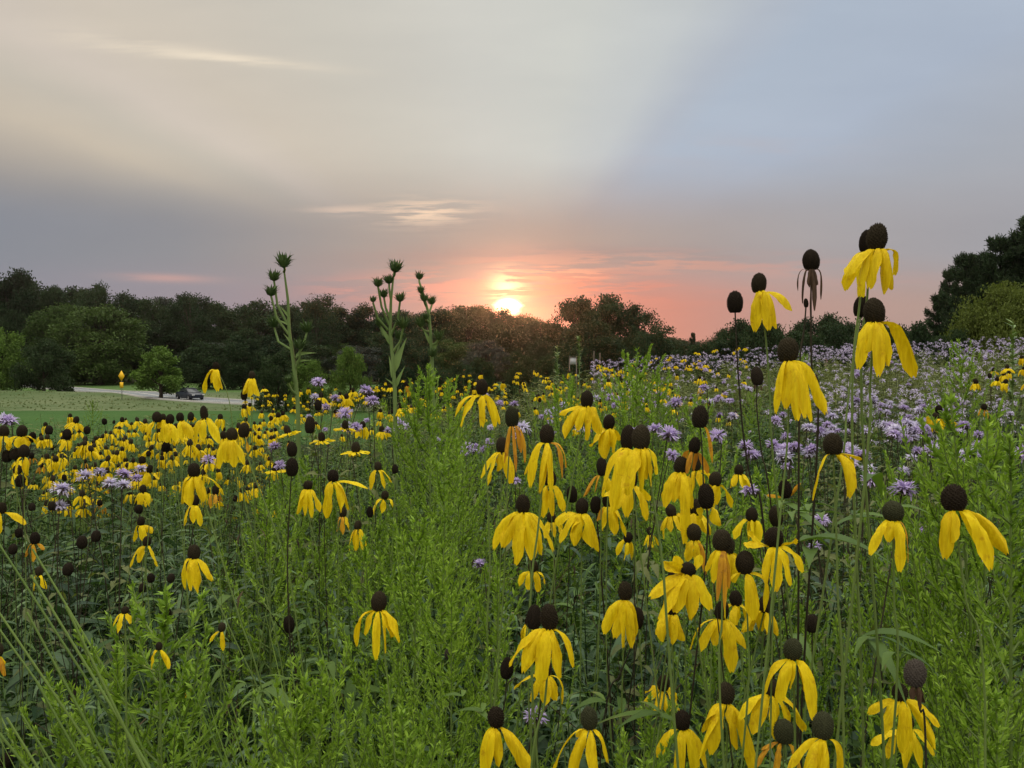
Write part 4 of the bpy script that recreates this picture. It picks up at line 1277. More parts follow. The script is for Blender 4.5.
# centre
C('large coneflower with a dark cone pressed to its left, low left of centre', 549, 617, 19, 25, [(509, 662, .4, 16, 1.1), (523, 667, .8, 17), (540, 678, 1, 18), (560, 672, .9, 16), (573, 664, .5, 12, 1.2), (531, 655, .9, 16)], path=[(545, 700), (530, 780)])
C('dark cone pressed against the left of the large low coneflower', 534, 617, 16, 24, [], d=.95, kind='d')
C('coneflower with petals looped sideways under the large low one', 545, 667, 15, 17, [(514, 687, .3, 9, 1.5), (530, 698, .7, 10, 1.4), (544, 700, 1, 17), (562, 702, .3, 7, 2.2), (555, 697, .8, 13)], d=.98, stem='d', path=[(538, 720), (526, 780)])
C('bare dark cone left of the looped petals', 507, 668, 14, 21, [], kind='d', stem='d', path=[(505, 700), (500, 760)])
C('coneflower with one petal crossing right at the bottom edge', 496, 717, 18, 20, [(484, 772, .5, 13), (498, 760, .9, 13), (530, 768, .8, 17), (522, 748, .5, 13), (489, 765, .8, 10)], path=[(506, 790)])
C('coneflower with a greenish cone at the bottom centre', 589, 718, 18, 21, [(552, 769, .4, 9, 1.2), (572, 772, .8, 14), (597, 775, 1, 15), (607, 758, .6, 15, 1.2), (576, 735, .5, 9, 1.5)], kind='g', path=[(594, 790)])
C('coneflower standing alone left of the central group, three petals hanging', 482, 387, 13, 16, [(461, 426, .5, 12, 1.1), (455, 416, .2, 6, 2.0), (482, 426, 1, 11), (495, 426, .9, 11), (500, 424, .3, 6)], path=[(485, 450), (490, 560), (488, 660)], base_dy=.5)
C('greenish cone with withered orange rags, beside the lone coneflower', 512, 417, 15, 20, [(508, 455, .9, 7, .5, O), (504, 462, .7, 6, .6, O), (521, 452, .6, 8, .9, O), (525, 462, .4, 8, 1.0, O), (516, 470, .9, 6, .5, O)], kind='g', path=[(508, 470), (505, 560), (500, 640)])
C('half open coneflower with two narrow left petals behind the ragged one', 502, 445, 13, 16, [(481, 477, .5, 9), (487, 485, .9, 10), (511, 482, .9, 13), (497, 470, .9, 11)], d=1.25)
C('coneflower with four long petals and one orange scroll, left of centre', 547, 434, 16, 19, [(530, 486, .5, 11), (538, 490, 1, 13), (551, 488, 1, 11), (562, 477, .5, 9, 1.4, O), (566, 467, .3, 7, 1.8, O), (525, 474, .3, 6)], path=[(539, 520), (530, 640)])
C('coneflower hanging beneath the one with the orange scroll', 550, 478, 14, 16, [(541, 516, .6, 11), (563, 510, .8, 10), (552, 514, 1, 11)], d=1.2)
C('coneflower with one petal stuck out left, top of the central group', 587, 399, 14, 17, [(559, 414, .2, 9, 1.4), (565, 438, .6, 13), (577, 430, .9, 10), (585, 439, 1, 13), (599, 434, .7, 15)], path=[(578, 450), (565, 520), (548, 620)])
C('coneflower with a closed skirt between the top one and the double cone', 609, 422, 13, 15, [(590, 446, .5, 14), (604, 458, .9, 16), (619, 440, .7, 13), (612, 452, 1, 14)])
C('right cone of the double headed coneflower in the middle', 641, 437, 20, 25, [(650, 485, .5, 10), (656, 474, .3, 10), (644, 478, .8, 14), (634, 470, 1, 15), (622, 486, 1, 23), (638, 490, .8, 13)], path=[(650, 480), (662, 560), (668, 640)])
C('left cone of the double headed coneflower in the middle', 628, 437, 16, 24, [(601, 495, .4, 14), (611, 509, .8, 16), (623, 492, 1, 18), (616, 470, .9, 15)], d=.92)
C('coneflower with a starry skirt just below the double cone', 631, 477, 14, 20, [(602, 496, .3, 12), (612, 508, .7, 15), (625, 515, 1, 14), (645, 518, .9, 12), (649, 500, .4, 10)], kind='d', d=1.08)
C('dark cone with orange rags left of the double cone', 602, 467, 12, 18, [(583, 496, .3, 8, 1, O), (594, 492, .6, 7, 1, O), (610, 498, .7, 10)], kind='d', d=1.15)
C('coneflower with a few petals low in the central cluster', 608, 500, 12, 14, [(601, 530, .6, 11), (614, 533, .9, 12), (596, 520, .4, 9, 1, O), (625, 535, .6, 9)], d=1.2)
C('bare dark oval cone left of the broad skirted coneflower', 572, 494, 12, 17, [], kind='d', stem='d')
C('broad skirted coneflower with upturned left petals', 582, 506, 14, 16, [(556, 525, .3, 12, 1.6), (559, 541, .6, 13, 1.2), (574, 543, 1, 15), (592, 545, .9, 15), (598, 549, .6, 12), (570, 530, .9, 14)])
C('big coneflower with an even skirt of broad petals, left of the central group', 523, 504, 15, 18, [(494, 548, .4, 12, 1.2), (503, 545, .8, 16), (515, 560, 1, 18), (532, 556, 1, 16), (540, 552, .8, 13), (553, 549, .5, 13, 1.1)], path=[(531, 580), (528, 680)])
C('rolled up coneflower with petals curled into rings, under the even skirt', 533, 566, 11, 12, [(520, 585, .4, 8, 2.0), (528, 588, .8, 9, 1.2), (545, 583, .4, 8, 2.2), (538, 590, .8, 9, 1.3)], d=1.15)
C('tiny coneflower low between the central and right groups', 650, 531, 7, 8, [(643, 545, .5), (648, 549, 1), (653, 549, .9), (658, 545, .5)], d=1.9)
# left of centre
C('coneflower with crimped petals and a thin looped one, alone in the lower left centre', 379, 601, 17, 20, [(358, 644, .4, 9, 1.8), (366, 632, .7, 13), (379, 654, 1, 10), (387, 650, .6, 4, 1.6), (401, 639, .6, 15, 1.2), (394, 634, .8, 12)], path=[(385, 660), (395, 760)])
C('bare dark cone on a dark straight stem left of the lone crimped coneflower', 289, 624, 12, 17, [], kind='d', stem='d', path=[(294, 650), (298, 720)])
C('small coneflower with two petals among dark leaves', 222, 627, 8, 9, [(211, 641, .4, 5), (226, 648, .9, 6)], d=1.1)
C('flat topped coneflower with a fringe of narrow petals, near the left stems', 308, 485, 10, 9, [(298, 513, .5, 8), (307, 514, 1, 8), (314, 516, .9, 7), (321, 511, .5, 8)])
C('coneflower with one petal held out level to the right, near the left stems', 333, 476, 12, 12, [(330, 516, .9, 12), (342, 511, .8, 11), (350, 509, .5, 9, 1.3), (368, 488, .2, 9, 1.6)], path=[(338, 540), (336, 680)])
C('withered coneflower with dull petals under the one with a level petal', 343, 512, 8, 10, [(338, 531, .5, 8, 1, O), (344, 533, 1, 8, 1, O), (350, 530, .5, 8)], d=1.7)
C('coneflower with two wide petals right of the left stems', 378, 466, 8, 9, [(371, 489, .6, 9), (386, 488, .8, 10), (392, 482, .4, 7)], d=1.6)
C('coneflower with petals curled into a ring, right of the left stems', 385, 495, 8, 9, [(374, 514, .4, 7, 1.8), (382, 512, .8, 8), (393, 507, .3, 8, 2.0)], d=1.65)
C('coneflower with a bunched tail of petals, low right of the left stems', 358, 525, 8, 9, [(350, 550, .5, 8), (357, 549, 1, 8), (366, 551, .7, 8)], d=1.6)
C('bare cone left of the curled ring coneflower', 370, 512, 7, 11, [], kind='d', stem='d', d=1.6)
C('bare cone above the curled ring coneflower', 395, 469, 7, 9, [], kind='d', d=1.8)
C('upper of two stacked bare cones on the left stems', 292, 449, 11, 15, [], kind='d', d=1.3)
C('lower of two stacked bare cones, on a black stem', 292, 467, 13, 18, [], kind='d', stem='d', path=[(290, 500), (288, 600)])
C('bare cone with a leaning dark stem beside the leftmost tall stalk', 310, 425, 11, 17, [], kind='d', stem='d', path=[(316, 455), (324, 500), (325, 560)])
C('bare round cone beside the leftmost tall stalk, above the leaning one', 318, 405, 8, 11, [], kind='d', stem='d', d=1.9)
# the left
C('bright coneflower hanging like a bell before the bush, left one of two', 216, 366, 7, 8, [(206, 393, .5, 9), (213, 383, .9, 10), (220, 391, .8, 9), (224, 389, .5, 6)], d=1.75, path=[(229, 400), (236, 470)])
C('bright coneflower hanging like a bell before the bush, right one of two', 252, 375, 7, 8, [(244, 394, .5, 8), (251, 397, 1, 10), (261, 396, .6, 9)], d=1.75, path=[(252, 420), (254, 500)])
C('bare dark cone on a dark stem just under the right bell shaped coneflower', 244, 395, 7, 10, [], kind='d', stem='d', d=1.75, path=[(247, 410), (248, 430), (246, 470)])
C('left coneflower of the row of three on the skyline of the left drift', 157, 417, 10, 11, [(148, 441, .5, 10), (152, 436, .8, 9)], d=1.5)
C('middle coneflower of the row of three on the skyline of the left drift', 170, 419, 9, 10, [(163, 441, .5, 9), (170, 442, 1, 10), (179, 441, .8, 10)], d=1.5)
C('right coneflower of the row of three on the skyline of the left drift', 180, 417, 8, 9, [(193, 438, .5, 11), (186, 440, .9, 9)], d=1.6)
C('coneflower with a dark upright cone right of the row of three', 204, 413, 8, 14, [(196, 446, .5, 10), (206, 440, .9, 9), (221, 443, .5, 11)], d=1.5)
C('coneflower with a full skirt near the leaning pale stems', 232, 434, 12, 13, [(221, 468, .5, 10), (230, 460, .9, 12), (238, 466, 1, 11), (247, 464, .7, 10)], path=[(240, 480), (262, 580), (285, 690)])
C('bare cone touching the right of the full skirted coneflower', 244, 430, 12, 15, [(250, 452, .6, 7, .8, O)], d=1.25, path=[(252, 470), (285, 560), (300, 650)])
C('coneflower with a petal raised to the right above a lower bloom', 194, 470, 13, 14, [(184, 503, .5, 14), (196, 504, 1, 13), (207, 500, .8, 11), (222, 488, .3, 9, 1.6)], path=[(204, 500), (222, 560), (240, 620), (262, 690)])
C('wilting bloom just under the coneflower with the raised petal', 195, 500, 9, 11, [(186, 525, .5, 9), (196, 522, .9, 8), (203, 525, .6, 8)], d=1.35, kind='d')
C('bell shaped coneflower on a long leaning pale stem, left', 194, 552, 13, 14, [(187, 588, .4, 9, 1.3), (195, 588, .9, 12), (203, 589, 1, 14), (215, 579, .5, 10, 1.3)], path=[(212, 590), (235, 640), (262, 700), (275, 768)])
C('coneflower with three parted petals, left', 147, 541, 9, 10, [(132, 566, .4, 7), (142, 561, .9, 8), (160, 565, .6, 8)], d=1.55)
C('coneflower just above the one with three parted petals', 141, 521, 8, 9, [(136, 541, .5, 8), (146, 540, .8, 9), (153, 533, .4, 8)], d=1.65)
C('bare cone topping the column of blooms on the left', 139, 509, 8, 9, [], kind='d', d=1.7)
C('neat small coneflower with three even petals, left', 143, 489, 7, 8, [(136, 503, .5, 8), (143, 505, 1, 8), (151, 503, .5, 8)], d=1.85)
C('small coneflower right of the lavender cluster on the left', 150, 469, 7, 8, [(142, 484, .5, 7), (150, 484, 1, 7), (160, 479, .4, 7)], d=1.9)
C('coneflower cut by the left edge with a petal reaching right', 2, 508, 9, 11, [(27, 524, .3, 9, 1.6), (3, 534, 1, 10), (-8, 530, .5, 9)], d=1.4)
C('large coneflower at the left edge with level petals, on the drift skyline', 22, 431, 11, 12, [(10, 450, .4, 10, 1.6), (22, 447, .9, 10), (38, 444, .3, 9, 2.0), (30, 447, .7, 9)], d=1.4)
C('coneflower by the left edge beside the one with level petals', 4, 431, 10, 11, [(-8, 448, .4, 9, 1.6), (4, 452, .9, 10), (14, 447, .6, 9)], d=1.4)
C('upper bare cone of the trio at the left edge', 24, 451, 11, 13, [(31, 475, .5, 8), (19, 474, .8, 9)], kind='d', d=1.35, stem='d')
C('middle bare cone of the trio at the left edge', 15, 454, 10, 12, [], kind='d', d=1.4, stem='d')
C('left bare cone of the trio at the left edge', 7, 456, 10, 12, [], kind='d', d=1.4, stem='d')
C('bare cone below the trio at the left edge, on a doubled dark stem', 20, 481, 10, 12, [], kind='d', stem='d', d=1.45)
C('dark bare cone above the small orange bloom, far left', 35, 538, 10, 12, [(28, 556, .6, 8, 1, O), (46, 549, .4, 7, 1.4, O), (37, 560, 1, 8, 1, O)], d=1.4, kind='d')
C('low coneflower with two curved petals, far left', 39, 571, 8, 9, [(36, 590, .6, 6), (49, 588, .5, 7, 1.5)], d=1.65)
C('coneflower with a short full skirt over the lower left goldenrod', 125, 610, 8, 7, [(115, 625, .4, 8, 1.2), (122, 630, 1, 9), (133, 622, .6, 9)], d=.90)
C('coneflower split in two petals, in the lower left goldenrod', 159, 646, 7, 8, [(154, 667, .6, 8), (171, 667, .5, 7)], d=.90, kind='d')
C('small dull coneflower low behind the lower left goldenrod', 190, 684, 6, 7, [(186, 700, .6, 6), (193, 700, .8, 6)], d=1.8)
C('orange withered coneflower cut by the left edge, low', -4, 650, 14, 15, [(5, 668, .5, 10), (8, 674, .5, 8, 1, O), (-2, 680, 1, 9)], d=1.0)
for (x_, y_, w_, lab) in [(82, 542, 11, 'bare cone over the dark thin twigs, left'), (96, 536, 10, 'bare cone right above its neighbour over the dark thin twigs, left'), (68, 569, 11, 'bare round cone low in the left foliage'),
                          (13, 549, 9, 'bare cone near the left edge beside the orange bloom'), (166, 447, 9, 'bare cone on a dark stem under the row of three'), (67, 434, 9, 'bare cone against the mown lawn'), (87, 430, 7, 'small bare cone against the mown lawn'),
                          (49, 430, 8, 'bare cone beside the dark seed stalk against the lawn'), (151, 578, 8, 'bare cone above the lower left goldenrod, upper one'), (142, 588, 8, 'bare cone above the lower left goldenrod, lower one'),
                          (171, 578, 8, 'bare cone beside the bell shaped coneflower'), (168, 613, 8, 'bare cone in the dark gap right of the lower left goldenrod'), (73, 696, 9, 'bare black cone low left behind the grass stems'), (7, 760, 12, 'black cone in the bottom left corner'),
                          (52, 506, 8, 'bare cone under the pale lavender cluster'), (32, 507, 7, 'small bare cone under the pale lavender cluster, left'), (19, 533, 8, 'bare cone above the far left orange bloom'), (449, 654, 10, 'pale grey seed head on a dark thin stem')]:
    C(lab, x_, y_, w_, w_ * 1.15, [], kind='y' if 'grey' in lab else 'd', stem='d', d=.0175 * F / w_, leaves=1)

# ------------------------------------------------------------------ smaller coneflowers of the drifts
V_FRESH = Stock([head_variant(s, 5 + s % 4, (1.15, .9, 1.3, .7, 1.2, 1.0)[s % 6]) for s in range(8)])
V_FAIR = Stock([head_variant(40 + s, 3 + s % 3, 1.2, 'orange', .032, .010, 'd') for s in range(3)])
V_BARE = Stock([head_variant(60 + s, 0, 1, kind='d') for s in range(3)])
V_OPEN = Stock([head_variant(80 + s, 11, .12, 'petal', .026, .010) for s in range(3)])


def drift(n, x0, x1, y0, y1, d0, d1, label, group, bare=.2, fair=.1, hmin=.75, hmax=1.45):
    k = 0; tries = 0
    while k < n and tries < n * 40:
        tries += 1
        px = random.uniform(x0, x1); d = random.uniform(d0 ** .5, d1 ** .5) ** 2
        py = random.uniform(y0, y1)
        p = at(px, py, d); h = p.z - gz(p.x, p.y)
        if h < hmin or h > hmax: continue
        q = random.random()
        if q < bare: V_BARE.put(p, 'bare dark seed cone ' + label, group + ', bare cones', sc=random.uniform(.9, 1.15))
        elif q < bare + fair: V_FAIR.put(p, 'fading orange coneflower ' + label, group + ', fading ones', sc=random.uniform(.85, 1.1))
        else: V_FRESH.put(p, 'small yellow coneflower ' + label, group + ', yellow ones', sc=random.uniform(.9, 1.2))
        k += 1


drift(48, 45, 235, 416, 508, 2.4, 6.0, 'in the dense drift along the mown lawn', 'drift along the mown lawn', .26, .06)
drift(14, -20, 60, 436, 500, 2.0, 4.5, 'in the drift at the left edge', 'drift at the left edge', .2, .1)
drift(8, 30, 240, 470, 520, 1.9, 3.2, 'below the left drift', 'left slope below the drift', .4, .15)
drift(34, 235, 410, 384, 452, 2.3, 6.0, 'among lavender flowers left of the tall goldenrod', 'flowers among the lavender left of the goldenrod', .15, .15)
drift(20, 440, 570, 372, 402, 4.5, 9.5, 'in the distant drift below the setting sun', 'drift below the setting sun', .1, .05)
drift(8, 520, 610, 395, 440, 3.0, 6.0, 'behind the central group', 'slope behind the central group', .4, .1)
drift(12, 600, 720, 372, 412, 3.5, 7.5, 'on the slope behind the dark egg shaped cones', 'slope behind the dark cones', .15, .15)
drift(14, 968, 1040, 342, 385, 2.6, 4.5, 'in the yellow cluster under the pale olive bush', 'cluster under the pale olive bush', .1, .05)
drift(5, 930, 990, 405, 430, 2.0, 3.2, 'low among lavender on the right', 'among lavender on the right', .1, .1)
drift(15, 505, 770, 440, 690, 1.0, 1.5, 'filling the crowd of the central and right groups', 'coneflowers filling the central crowd', .15, .1)
for (x_, y_, d_, lab) in [(356, 451, 2.0, 'wide open yellow daisy with level petals near the left stems'), (345, 428, 2.3, 'open yellow daisy above the wide one near the left stems'), (288, 433, 2.2, 'open yellow daisy left of the dark stacked cones'), (276, 470, 2.3, 'low open yellow daisy left of the stacked cones'), (322, 440, 2.2, 'open yellow daisy between the stacked cones and the wide one')]:
    V_OPEN.put(at(x_, y_, d_), lab, 'open yellow daisies', sc=1.15)
for s in (V_FRESH, V_FAIR, V_BARE, V_OPEN): s.finish()

# ------------------------------------------------------------------ wild bergamot
for (x_, y_, d_, sc, pale, lab) in [
        (904, 491, 1.25, 1.15, 0, 'large lavender flower just above the greenish cone'), (871, 482, 1.35, .9, 0, 'lavender flower left of the large one'), (640, 435, 1.5, 1.1, 0, 'lavender flower behind the double cone, left'),
        (669, 436, 1.55, 1.2, 0, 'lavender flower right of the double cone'), (655, 430, 1.7, 1.0, 0, 'lavender flower between the two near the double cone'), (672, 456, 1.7, .9, 0, 'lower lavender flower right of the double cone'), (717, 437, 1.6, 1.0, 0, 'lavender flower by the dark egg shaped cone'),
        (746, 447, 1.7, 1.0, 0, 'lavender flower between two dark stems'), (676, 404, 2.1, 1.15, 0, 'lavender flower on the slope left of the bare cone'), (704, 389, 2.4, 1.0, 0, 'lavender flower higher on the slope'), (749, 491, 1.5, .95, 0, 'lavender flower in the tangle of dark stems'),
        (822, 521, 1.6, .9, 0, 'faint lavender flower by the pale stems on the right'), (815, 548, 1.6, .8, 0, 'low faint lavender flower by the pale stems on the right'), (480, 565, 1.9, 1.0, 0, 'single lavender flower low left of the central group'), (535, 718, 1.3, 1.1, 0, 'lavender flower deep between the bottom stems'),
        (960, 640, 1.6, 1.1, 1, 'withered pale lavender flower low on the right'), (985, 636, 1.6, .8, 1, 'small pale lavender flower low on the right'), (984, 557, 1.5, .8, 0, 'lavender flower under the rightmost coneflower'), (918, 532, 1.6, .7, 0, 'small lavender flower right of the greenish cone'),
        (85, 477, 1.9, 1.1, 1, 'pale lavender flower left of the lavender cluster'), (62, 491, 1.8, 1.4, 1, 'wide pale lavender flower on the left'), (60, 507, 1.8, 1.0, 1, 'pale lavender flower beneath the wide one on the left'), (110, 484, 1.9, 1.0, 1, 'pale flower at the left of the lavender cluster'),
        (124, 486, 1.9, 1.0, 1, 'pale flower low in the lavender cluster'), (124, 475, 2.0, 1.1, 0, 'purple flower in the middle of the lavender cluster'), (137, 479, 2.0, .8, 0, 'small purple flower right in the lavender cluster'), (100, 473, 2.1, .9, 1, 'pale flower above the lavender cluster'), (141, 470, 2.2, 1.0, 1, 'pale flower behind the lavender cluster'),
        (318, 383, 2.4, 1.2, 0, 'highest lavender flower, beside the leftmost tall stalk'), (366, 391, 2.4, 1.2, 0, 'high lavender flower left of the thick stalk'), (372, 402, 2.3, 1.2, 0, 'lavender flower below the high one left of the thick stalk'), (345, 414, 2.2, 1.2, 0, 'lavender flower between the tall stalks, low'),
        (335, 399, 2.6, 1.0, 0, 'lavender flower between the tall stalks, high'), (326, 408, 2.6, .9, 0, 'small lavender flower right of the leftmost tall stalk'), (356, 428, 2.4, 1.0, 0, 'lavender flower above the wide open daisy'), (389, 431, 2.6, 1.0, 0, 'lavender flower left of the tall goldenrod'),
        (275, 447, 2.2, 1.0, 0, 'lavender flower left of the stacked cones'), (280, 466, 2.2, .9, 0, 'lower lavender flower left of the stacked cones'), (408, 427, 2.8, .9, 1, 'pale flower in front of the tall goldenrod'), (438, 442, 2.6, .9, 1, 'pale flower right in front of the tall goldenrod'),
        (518, 437, 2.3, .9, 0, 'lavender flower behind the ragged orange cone'), (516, 482, 1.9, .8, 0, 'lavender flower under the ragged orange cone'), (4, 420, 1.9, 1.2, 1, 'pale tufted flower head by the left edge against the lawn'), (9, 422, 1.8, 1.1, 0, 'dark purple tufted head by the left edge against the lawn'),
        (208, 461, 1.8, .9, 0, 'lavender flower under the upright dark cone')]:
    bergamot(at(x_, y_, d_), lab, 'lavender wild bergamot close by', sc, bool(pale))


def bergamot_patch(n, x0, x1, y0, y1, d0, d1, label, group, hmin=.7, hmax=1.35, pale=.45):
    k = 0; tr_ = 0
    hubs = [(random.uniform(x0, x1), random.uniform(y0, y1), random.uniform(d0 ** .5, d1 ** .5) ** 2) for _ in range(max(3, n // 7))]
    while k < n and tr_ < n * 60:
        tr_ += 1
        d = random.uniform(d0 ** .5, d1 ** .5) ** 2; px = random.uniform(x0, x1)
        py = random.uniform(y0, y1)
        if random.random() < .72:
            hx, hy, hd = random.choice(hubs); px = random.gauss(hx, 34 / hd + 6); py = random.gauss(hy, 4); d = hd * random.uniform(.92, 1.08)
        p = at(px, py, d); h = p.z - gz(p.x, p.y)
        if not hmin < h < hmax: continue
        bergamot(p, label, group, random.uniform(1.0, 1.5) if d > 2.4 else random.uniform(.85, 1.2), random.random() < pale); k += 1


bergamot_patch(150, 690, 1060, 350, 430, 2.6, 9.0, 'lavender bergamot on the flowering rise at the right', 'bergamot covering the rise')
bergamot_patch(58, 780, 1050, 395, 470, 1.7, 3.4, 'lavender bergamot on the near slope of the rise', 'bergamot on the near slope')
bergamot_patch(30, 610, 760, 368, 410, 3.5, 9.0, 'lavender bergamot along the crest left of the tall dark stems', 'bergamot along the crest')
bergamot_patch(24, 440, 600, 390, 460, 2.4, 6.0, 'lavender bergamot behind the lone coneflower', 'bergamot behind the lone coneflower')
bergamot_patch(14, 260, 420, 395, 450, 2.4, 5.0, 'lavender bergamot near the foot of the tall stalks', 'bergamot by the tall stalks')

# the far slope: too many heads to count
mb = MB()
cx_ = rng.uniform(.5, 16, 260); cy_ = rng.uniform(5, 17, 260); n = 5200; q = rng.integers(0, 260, n)
X = cx_[q] + rng.normal(0, .26, n); Y = cy_[q] + rng.normal(0, .36, n); keep = (X / Y > .10) & (X / Y < .78); X = X[keep]; Y = Y[keep]
hd = bergamot_head(99, 16, 4); Vh, Qh, Mh = hd.arrays(); keep = Mh == 0; Qh = Qh[keep]; Mh = Mh[keep]
pos = np.stack([X, Y, ground(X, Y) + rng.uniform(.88, 1.14, len(X))], -1)
stamp(mb, Vh * np.array([1.1, 1.1, .9]), Qh, Mh, pos, rng.uniform(0, 6.28, len(X)), rng.uniform(1.2, 1.8, len(X)))
tag(mb.build('distant_bergamot', M['lavender_far']), 'haze of lavender flower heads over the far slope', 'wildflowers', kind='stuff')
mb = MB(); n = 640
U = np.concatenate([rng.uniform(-.60, -.30, 300), rng.uniform(-.34, .30, 340)]); Y = np.concatenate([rng.uniform(2.8, 6.5, 300), rng.uniform(5.0, 12, 340)])
X = U * Y; top = np.where(np.arange(n) < 300, np.minimum(1.5 - (431 + 7 * np.sin(U * 31) + 5 * np.sin(U * 83 + 1) - 9 * rng.uniform(0, 1, n) ** 4 + 80 * rng.uniform(0, 1, n) ** 1.7 - 365) / F * Y, ground(X, Y) + 1.32), ground(X, Y) + 1.08 + .1 * np.sin(X * 7))
for q in range(6):
    fl = MB(); r_ = np.random.default_rng(30 + q); npet = 5 + q % 3
    for k in range(npet):
        a = k * 6.283 / npet + r_.uniform(-.3, .3); rad = np.array([math.cos(a), math.sin(a), 0]); dr = r_.uniform(.75, 1.4)
        Vp, Qp = petal_arrays(rad * .005, rad * (.005 + .036 * math.cos(dr)) - np.array([0, 0, .036 * math.sin(dr)]), rad, .0125, 1.0, q * 10 + k, 5, 5)
        fl.add(Vp, Qp)
    lathe(fl, [(.004, -.004), (.0085, .003), (.0088, .010), (.006, .017), (.001, .020)], 8, 1)
    tube(fl, [(0, 0, -.002), (.004, .002, -.12), (0, .006, -.30)], .0012, 3, 2)
    Vf, Qf, Mf = fl.arrays(); k = slice(q, None, 6); m = len(X[k])
    stamp(mb, Vf, Qf, Mf, np.stack([X[k], Y[k], top[k]], -1), rng.uniform(0, 6.28, m), rng.uniform(.85, 1.2, m), rng.normal(0, .12, (m, 2)))
tag(mb.build('distant_coneflowers', [M['petal'], M['cone'], M['stem']]), 'yellow specks of flowers far out in the meadow', 'wildflowers', kind='stuff')

# ------------------------------------------------------------------ goldenrods that can be told apart
for (x_, y_, d_, wd, lab) in [
        (137, 598, .95, 1.3, 'bushy goldenrod in the lower left corner'), (108, 640, 1.0, 1.0, 'shorter goldenrod left of the bushy one in the lower left'), (235, 712, .85, 1.0, 'goldenrod spire at the bottom, left of the tallest bottom one'), (305, 668, .90, 1.1, 'tallest goldenrod spire along the bottom left of centre'), (272, 702, .88, 1.0, 'goldenrod spire squeezed between two at the bottom'),
        (60, 690, .95, 1.1, 'goldenrod at the foot of the left grass stems'), (180, 668, 1.05, 1.1, 'goldenrod right of the bushy one in the lower left'), (345, 716, .92, 1.0, 'low goldenrod right of the tallest bottom spire'), (415, 708, .95, 1.1, 'low goldenrod left of the bottom coneflowers'), (462, 690, 1.1, 1.0, 'goldenrod under the grey seed head'), (640, 742, .85, 1.0, 'goldenrod between the bottom coneflowers'), (870, 690, 1.0, 1.0, 'goldenrod behind the crumpled yellow heads'), (975, 668, .95, 1.1, 'goldenrod in the lower right corner'), (1010, 700, .85, 1.0, 'goldenrod cut by the lower right corner'),
        (378, 690, 1.05, .9, 'goldenrod spire beneath the lone crimped coneflower'), (414, 520, 1.45, 1.3, 'tall airy goldenrod left of the central stems'), (432, 552, 1.30, 1.0, 'goldenrod right of the tall airy one'), (388, 535, 1.5, 1.0, 'goldenrod left of the tall airy one'), (497, 568, 1.25, 1.0, 'goldenrod by the central pale stems'),
        (430, 366, 2.4, 1.2, 'tallest goldenrod, its bright top against the dark wood'), (414, 378, 2.5, 1.1, 'goldenrod left beside the tallest one'), (447, 380, 2.6, 1.1, 'goldenrod right beside the tallest one'), (462, 440, 2.1, 1.1, 'goldenrod at the lower right of the tallest one'), (445, 455, 2.0, 1.2, 'goldenrod in front of the tallest one'),
        (635, 349, 3.0, 1.3, 'goldenrod breaking the crest behind the double cone'), (620, 366, 3.2, 1.2, 'goldenrod left of the one breaking the crest'), (655, 368, 3.0, 1.1, 'goldenrod right of the one breaking the crest'), (575, 375, 3.6, 1.2, 'goldenrod behind the top coneflower of the central group'), (560, 388, 3.2, 1.0, 'low goldenrod behind the central group'),
        (735, 440, 1.8, 1.1, 'pale goldenrod among the tall dark stems'), (755, 470, 1.6, 1.1, 'goldenrod in front of the pale one among the dark stems'), (700, 400, 2.5, 1.2, 'goldenrod on the slope behind the bare dark cones'), (690, 438, 2.1, 1.0, 'goldenrod low behind the skirted pair'),
        (1003, 400, 1.25, 1.2, 'large goldenrod at the right edge'), (985, 425, 1.2, 1.0, 'goldenrod leaning left of the large one at the right edge'), (930, 445, 1.35, 1.0, 'goldenrod behind the rightmost coneflower'), (1020, 440, 1.1, 1.1, 'goldenrod cut by the right edge'), (905, 460, 1.5, .9, 'goldenrod right of the large lavender flower'),
        (962, 440, 1.4, 1.0, 'goldenrod between the rightmost coneflower and the large one'), (972, 340, 3.6, 1.0, 'goldenrod under the pale olive bush'), (700, 640, 1.25, 1.0, 'goldenrod low between the right hand coneflowers'), (655, 690, 1.1, .9, 'goldenrod low left of the right hand coneflowers'),
        (450, 600, 1.2, 1.0, 'goldenrod over the grey seed head'), (830, 610, 1.4, 1.0, 'goldenrod behind the thick stem on the right'), (940, 590, 1.3, 1.0, 'goldenrod under the rightmost coneflower')]:
    goldenrod(x_, y_, d_, lab, wide=wd)


def goldenrod_patch(n, x0, x1, d0, d1, label, group, h0=.85, h1=1.15):
    for _ in range(n):
        d = random.uniform(d0, d1); px = random.uniform(x0, x1); x = (px - 512) / F * d; y = d
        g = gz(x, y); h = random.uniform(h0, h1); s = h / 1.1
        o = empty('goldenrod', (x, y, g), label, 'goldenrod plant', group, random.uniform(0, 6.28))
        for me, nm in zip(random.choice(GOLD), ('stem', 'leaves', 'plume')):
            c = link(nm, me, o); c.scale = (s * 1.15, s * 1.15, s)


goldenrod_patch(10, 262, 450, 1.9, 2.7, 'green goldenrod hiding the feet of the tall stalks', 'goldenrods at the feet of the tall stalks', 1.02, 1.2)
goldenrod_patch(9, 20, 400, 1.9, 4.0, 'green goldenrod in the thick growth left of centre', 'goldenrods left of centre', .75, .98)
goldenrod_patch(26, 400, 760, 2.2, 5.5, 'green goldenrod on the slope behind the central flowers', 'goldenrods on the middle slope', .85, 1.08)
goldenrod_patch(11, 740, 1060, 1.8, 4.5, 'green goldenrod among the lavender on the right', 'goldenrods on the right', .8, 1.0)
goldenrod_patch(30, 60, 1000, 5.0, 10.0, 'green goldenrod far out in the meadow', 'far goldenrods', .85, 1.12)

